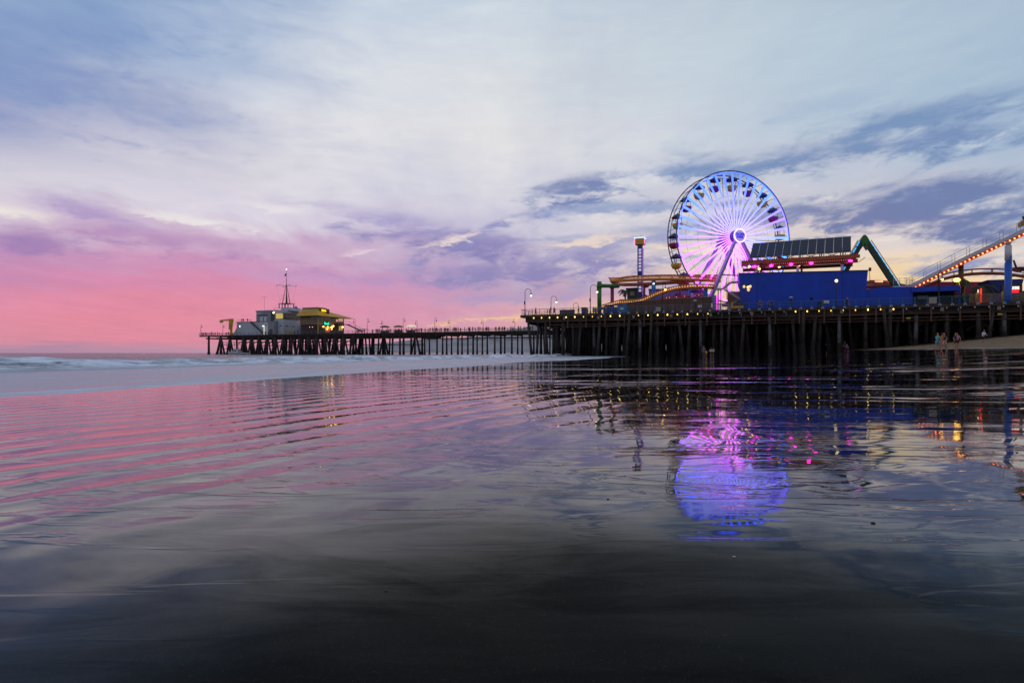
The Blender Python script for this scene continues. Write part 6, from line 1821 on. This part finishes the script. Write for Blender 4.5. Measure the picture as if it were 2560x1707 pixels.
def figure(pose, fingers=True, name='person', levels=1, fem=False):
    P = POSES[pose]; drop = P.get('drop', 0); ln = P['lean']
    V = []; E = []; Rr = []
    def add(p, r, par=None):
        V.append(p); Rr.append(r)
        if par is not None: E.append((par, len(V)-1))
        return len(V)-1
    hz = .93 - drop
    sw = .185 if not fem else .165
    pel = add((0, 0, hz), (.15, .105))
    wa = add((0, ln*.3, hz+.17), (.125, .09), pel)
    ch = add((0, ln*.7, hz+.36), (.155, .11), wa)
    nk = add((0, ln, hz+.53), (.06, .06), ch)
    ck = add((0, ln-.01, hz+.60), (.052, .052), nk)
    jw = add((0, ln-.035, hz+.665), (.062, .075), ck)
    hd = add((0, ln-.012, hz+.745), (.078, .095), jw)
    tp = add((0, ln+.0, hz+.82), (.045, .055), hd)
    ns = add((0, ln-.115, hz+.705), (.012, .014), jw)
    idx = {'pel': pel, 'ch': ch}
    for s, sd in ((-1, 'l'), (1, 'r')):
        k = P['k'+sd]; f = P['f'+sd]; e = P['e'+sd]; h = P['h'+sd]
        hp = add((s*.09, 0, hz-.07), (.09, .095), pel)
        th = add((s*(.09+k[0])/2, k[1]*.45, (hz-.07+k[2])/2), .078, hp)
        kn = add((s*k[0], k[1], k[2]), .055, th)
        cf = add((s*(k[0]+f[0])/2, (k[1]+f[1])/2+.015, (k[2]+f[2])/2+.06), .052, kn)
        an = add((s*f[0], f[1], f[2]+.03), .036, cf)
        he = add((s*f[0], f[1]-.02, .045 if f[2] < .09 else f[2]-.03), .04, an)
        to = add((s*(f[0]+.015), f[1]-.17, .03 if f[2] < .1 else f[2]-.05), (.04, .022), he)
        sh = add((s*sw, ln*.9, hz+.47), .058, ch)
        dz = -drop if drop else 0
        el = add((s*e[0], e[1], e[2]), .040, sh)
        wr = add((s*h[0], h[1], h[2]), .027, el)
        d = (Vector((s*h[0], h[1], h[2])) - Vector((s*e[0], e[1], e[2]))).normalized()
        pm = Vector((s*h[0], h[1], h[2])) + d*.06
        pa = add(tuple(pm), (.036, .020), wr)
        idx['pa'+sd] = pa
        if fingers:
            side = d.cross(Vector((s, 0, 0)))
            if side.length < .1: side = Vector((0, 1, 0))
            side.normalize(); inn = Vector((-s, 0, 0))
            for q, (o_, l_) in enumerate(((-.030, .075), (-.010, .085), (.010, .08), (.030, .06))):
                b0 = add(tuple(pm + d*.035 + side*o_), .010, pa)
                b1 = add(tuple(pm + d*(.035+l_*.55) + side*o_*1.15 + inn*.012), .009, b0)
                add(tuple(pm + d*(.035+l_*.85) + side*o_*1.15 + inn*.034), .008, b1)
            t0 = add(tuple(pm - side*.040 + d*.0 + inn*.01), .011, pa)
            add(tuple(pm - side*.055 + d*.045 + inn*.02), .009, t0)
    return skin_mesh(V, E, Rr, name, levels), V, hz, P
def garment(kind, pose, name, fem=False):
    """a looser shell over part of the same skeleton"""
    P = POSES[pose]; drop = P.get('drop', 0); ln = P['lean']; hz = .93-drop; sw = .185 if not fem else .165
    V = []; E = []; Rr = []
    def add(p, r, par=None):
        V.append(p); Rr.append(r)
        if par is not None: E.append((par, len(V)-1))
        return len(V)-1
    if kind == 'shirt':
        c = add((0, ln*.7, hz+.36), (.172, .13)); w = add((0, ln*.3, hz+.15), (.150, .115), c); add((0, 0, hz-.02), (.165, .13), w)
        add((0, ln, hz+.49), (.085, .08), c)
        for s, sd in ((-1, 'l'), (1, 'r')):
            e = P['e'+sd]; sh = add((s*sw, ln*.9, hz+.46), .076, c)
            m = Vector((s*sw, ln*.9, hz+.46)).lerp(Vector((s*e[0], e[1], e[2])), .7); add(tuple(m), .062, sh)
    elif kind in ('shorts', 'trousers'):
        p = add((0, 0, hz+.03), (.158, .12)); 
        for s, sd in ((-1, 'l'), (1, 'r')):
            k = P['k'+sd]; f = P['f'+sd]
            hp = add((s*.09, 0, hz-.06), (.105, .11), p)
            m = Vector((s*.09, 0, hz-.07)).lerp(Vector((s*k[0], k[1], k[2])), .78)
            th = add(tuple(m), .094 if kind == 'shorts' else .085, hp)
            if kind == 'trousers':
                kn = add((s*k[0], k[1], k[2]), .072, th)
                add((s*f[0], f[1], f[2]+.06), .056, kn)
    elif kind == 'hair':
        a = add((0, ln+.02, hz+.70), (.078, .085)); b = add((0, ln+.008, hz+.775), (.086, .098), a); add((0, ln+.01, hz+.835), (.05, .06), b)
        if fem: c = add((0, ln+.06, hz+.58), (.06, .045), a); add((0, ln+.07, hz+.45), (.04, .025), c)
    elif kind == 'backpack':
        a = add((0, ln*.7+.17, hz+.40), (.12, .09)); add((0, ln*.5+.17, hz+.16), (.13, .10), a)
    return skin_mesh(V, E, Rr, name, 1)
SKINS = {}
def cloth(rgb): return mat('cloth_%d_%d_%d' % rgb, rgb, .85, var=.12, scale=6)
skin_m = mat('skin_tan', (176,124,98), .6, var=.06, scale=8); hair_d = mat('dark_hair', (34,26,24), .7, var=.2, scale=20); hair_b = mat('fair_hair', (150,120,80), .7, var=.2, scale=20)
MC = {}
def person(loc, rz, pose, shirt, legs, label, group, h=1.72, fem=False, hair=None, legkind='trousers', near=True, extra=None):
    key = (pose, fem, near)
    if key not in MC:
        MC[key] = figure(pose, near, 'person', 1, fem)[0]
        MC[key].materials.append(skin_m)
    o = bpy.data.objects.new('person', MC[key]); COL.objects.link(o)
    o.location = loc; o.rotation_euler = (0, 0, rz); sc = h/1.80; o.scale = (sc, sc, sc)
    tag(o, label, 'person', group)
    def child(kind, nm, m):
        k2 = (kind, pose, fem, m.name)
        if k2 not in MC:
            MC[k2] = garment(kind, pose, nm, fem); MC[k2].materials.append(m)
        c = bpy.data.objects.new(nm, MC[k2]); COL.objects.link(c); c.parent = o
    child('shirt', 'shirt', cloth(shirt)); child(legkind, legkind, cloth(legs)); child('hair', 'hair', hair or hair_d)
    if extra == 'backpack': child('backpack', 'backpack', cloth((190,140,30)))
    return o
FACE = lambda px: 0.0
rp = random.Random(11)
DARKS = [(40,38,44), (52,44,48), (30,32,40), (66,50,52), (44,52,66), (70,66,72), (36,30,34), (90,86,92)]
def on_near(px, v, z=DZ): 
    u, Y = UV(px, v); w = WP(u, v); return (w.x, w.y, z)
NG = 'people walking on the near pier'
near_list = [
 (1339, 1.6, R(80), 'walk', (60,56,58), (44,42,50), 'person walking left just past the corner lamp of the near pier', {}),
 (1385.5, 1.2, R(-60), 'walk', (70,52,30), (40,38,44), 'person with a yellow backpack walking beside the second gooseneck lamp', dict(extra='backpack')),
 (1374.5, .8, R(0), 'stand', (34,32,38), (30,30,36), 'short dark figure standing left of the person with a backpack', dict(h=1.3)),
 (1407.5, 2.6, R(10), 'sit', (84,78,84), (44,42,50), 'person in grey sitting behind the long low grey box', {}),
 (1413, 2.8, R(-20), 'sit', (58,56,66), (40,40,48), 'second person sitting behind the long low grey box, on the right', {}),
 (1446, 2.0, R(70), 'walk', (150,60,34), (60,36,34), 'person in rust-red walking right of the long low grey box', {}),
 (1460, 9, R(0), 'stand', (50,46,52), (40,38,44), 'dark figure standing behind the tall blue waste bin', {}),
 (1468.5, 6, R(40), 'stand', (60,46,46), (40,34,40), 'dark figure between the blue waste bin and the tall lamp', {}),
 (1484, 3.5, R(30), 'stand', (120,120,128), (50,50,60), 'person in pale grey standing beneath the tall gooseneck lamp', {}),
 (1490, 4.2, R(-30), 'stand', (130,134,160), (60,60,80), 'person in lilac grey in front of the green coaster column', {}),
 (1500, 2.6, R(0), 'stand', (90,100,150), (60,60,90), 'person in violet blue at the foot of the green coaster column', {}),
 (1515, 1.2, R(0), 'lean', (150,130,110), (120,110,100), 'person in beige leaning on the railing at the left end of the turquoise booth', {}),
 (1899, 1.3, R(20), 'stand', (24,22,28), (24,24,34), 'dark-clothed person of a pair standing by the blue wall near the ornate lamp', {}),
 (1903, 1.2, R(-25), 'stand', (150,50,60), (110,120,150), 'person in red of a pair standing by the blue wall near the ornate lamp', dict(fem=True, legkind='trousers')),
 (1922, 1.4, R(50), 'walk', (60,84,130), (20,20,30), 'person in blue-grey walking in front of the blue wall', {}),
 (1931, 1.3, R(-40), 'walk', (26,30,44), (30,32,44), 'dark person with a pale bag walking in front of the blue wall', dict(fem=True)),
 (2117, 1.1, R(10), 'photo', (20,20,24), (18,18,24), 'dark person holding a camera up in front of the right end of the blue wall', {}),
 (2121, .5, R(0), 'sit', (150,130,130), (110,110,120), 'child in pale clothes sitting at the feet of the person with a camera', dict(h=1.15)),
]
for px, v, rz, pose, sh, lg, lab, kw in near_list:
    z = DZ
    person(on_near(px, v, z), rz, pose, sh, lg, lab, NG, near=True, **kw)
def under(px, Y, rz, pose, sh, lg, lab, **kw):
    x = XY(px, Y); person((x, Y, ground_z(x, Y)-.01), rz, pose, sh, lg, lab, 'people on the beach', near=True, **kw)
def pile_seat():
    pass
under(1759.5, 96, R(-10), 'stand', (104,104,108), (96,94,96), 'tall adult in grey standing at the pier foot next to a yellow-shirted child', h=1.9, legkind='trousers')
under(1765.5, 96, R(10), 'stand', (236,214,20), (170,140,90), 'small child in a bright yellow shirt at the pier foot', h=1.15, legkind='shorts')
under(1777, 97, R(-5), 'hand_out', (214,196,190), (30,56,100), 'left child of a pair in pale tops and blue shorts at the pier foot', h=1.5, legkind='shorts', hair=mat('white_cap', (220,214,214), .7))
under(1783, 97, R(5), 'hand_out', (206,190,190), (30,50,92), 'right child of a pair in pale tops and blue shorts at the pier foot', h=1.5, legkind='shorts', hair=mat('white_cap', (220,214,214), .7))
under(2344, 53, R(95), 'hand_out', (96,176,168), (120,170,180), 'person in a turquoise shirt and light shorts walking on the wet sand', h=1.74, legkind='shorts', hair=mat('sun_hat', (150,90,80), .7))
under(2354.5, 52.5, R(60), 'walk', (214,120,80), (214,196,160), 'person in an orange top and cream shorts walking beside the turquoise shirt', h=1.72, legkind='shorts', fem=True)
under(2361, 54, R(-60), 'walk', (70,60,56), (206,190,160), 'person in a dark top and cream shorts right of the orange top', h=1.70, legkind='shorts')
under(2388.5, 58, R(20), 'stand', (40,42,56), (36,40,54), 'person in dark clothes of the couple on the sand', h=1.66, legkind='shorts')
under(2393, 58, R(-30), 'walk', (196,130,140), (60,56,66), 'person in a pink top of the couple on the sand', h=1.62, legkind='shorts', fem=True)
under(2457, 67, R(15), 'lean', (222,226,240), (16,16,22), 'person in a white shirt and black shorts standing alone on the dry sand', h=1.74, legkind='shorts')
under(2117, 88, R(0), 'sit', (110,40,140), (60,30,90), 'small figure in purple sitting at the dark foot of the pier', h=1.5)
for px, Y, lab in ((2112, 93, 'tiny dark figure left of the purple one seen through the gap under the pier'), (2146, 110, 'tiny dark figure in the bright gap under the pier')):
    under(px, Y, 0, 'stand', (40,30,34), (30,26,30), lab, h=1.6)
# long pier crowd: simple continuous figures sharing a few poses
c2 = lambda x: 860 + x*.19558
zones = [
 ([505,509,514,518,523,529,533,538,544,549,566,571], 'dark figure in the crowd on the open tip of the long pier', 'crowd at the tip'),
 ([c2(x) for x in (160,175,190,222,262)], 'dark figure beside the restaurant stairs on the long pier', 'people by the restaurant stairs'),
 ([c2(x) for x in (368,410,455,478,548,575,596,660,690,710,735)], 'dark figure between the food stalls on the long pier', 'people by the food stalls'),
 ([c2(x) for x in (790,870,910,928,960,985,995,1040,1075,1098,1130,1145,1180,1195,1242,1285,1300,1320,1332)], 'dark figure in the densest crowd on the long pier', 'densest crowd on the long pier'),
 ([c2(x) for x in (1395,1412,1460,1490,1590,1610,1645,1680,1715,1765,1778,1845)], 'dark figure on the middle of the long pier right of the densest crowd', 'people right of the densest crowd'),
 ([c2(x) for x in (1935,1950,1975,1990,2025,2045,2055,2130,2150,2165,2230,2260)] + [1296,1310,1319,1326,1331], 'dark figure on the long pier near the corner of the near pier', 'people at the landward end of the long pier'),
 ([664,672,737,744,776,782,800,806,812,826,838,846], 'dark figure standing in front of the office or restaurant', 'people before the far buildings'),
]
for pxs, lab, grp in zones:
    pxs = list(pxs)
    if 'densest' in grp or 'right of' in grp or 'stalls' in grp: pxs += [rp.uniform(min(pxs), max(pxs)) for _ in range(9)]
    for i, px in enumerate(pxs):
        v = rp.uniform(72.3, 73.6)
        u, Y = UV(px, v); w = WP(u, v)
        po = rp.choice(('stand', 'stand', 'lean', 'walk')); rz = rp.uniform(-3.1, 3.1)
        person((w.x, w.y, DZ-.06), rz, po, rp.choice(DARKS), rp.choice(DARKS[:6]), lab, grp, h=rp.uniform(1.6, 1.9), fem=rp.random() < .3, near=False)
for px, lab in ((604.5, 'left one of two people close together on the terrace of the grey office'), (608.5, 'right one of two people close together on the terrace of the grey office'), (619, 'person standing alone on the terrace of the grey office')):
    u, Y = UV(px, 77); w = WP(u, 77)
    person((w.x, w.y, ZY(805, PXU(632, 76), 76)+.15), rp.uniform(-1, 1), 'stand', (50,24,30), (40,24,30), lab, 'people on the office terrace', near=False)
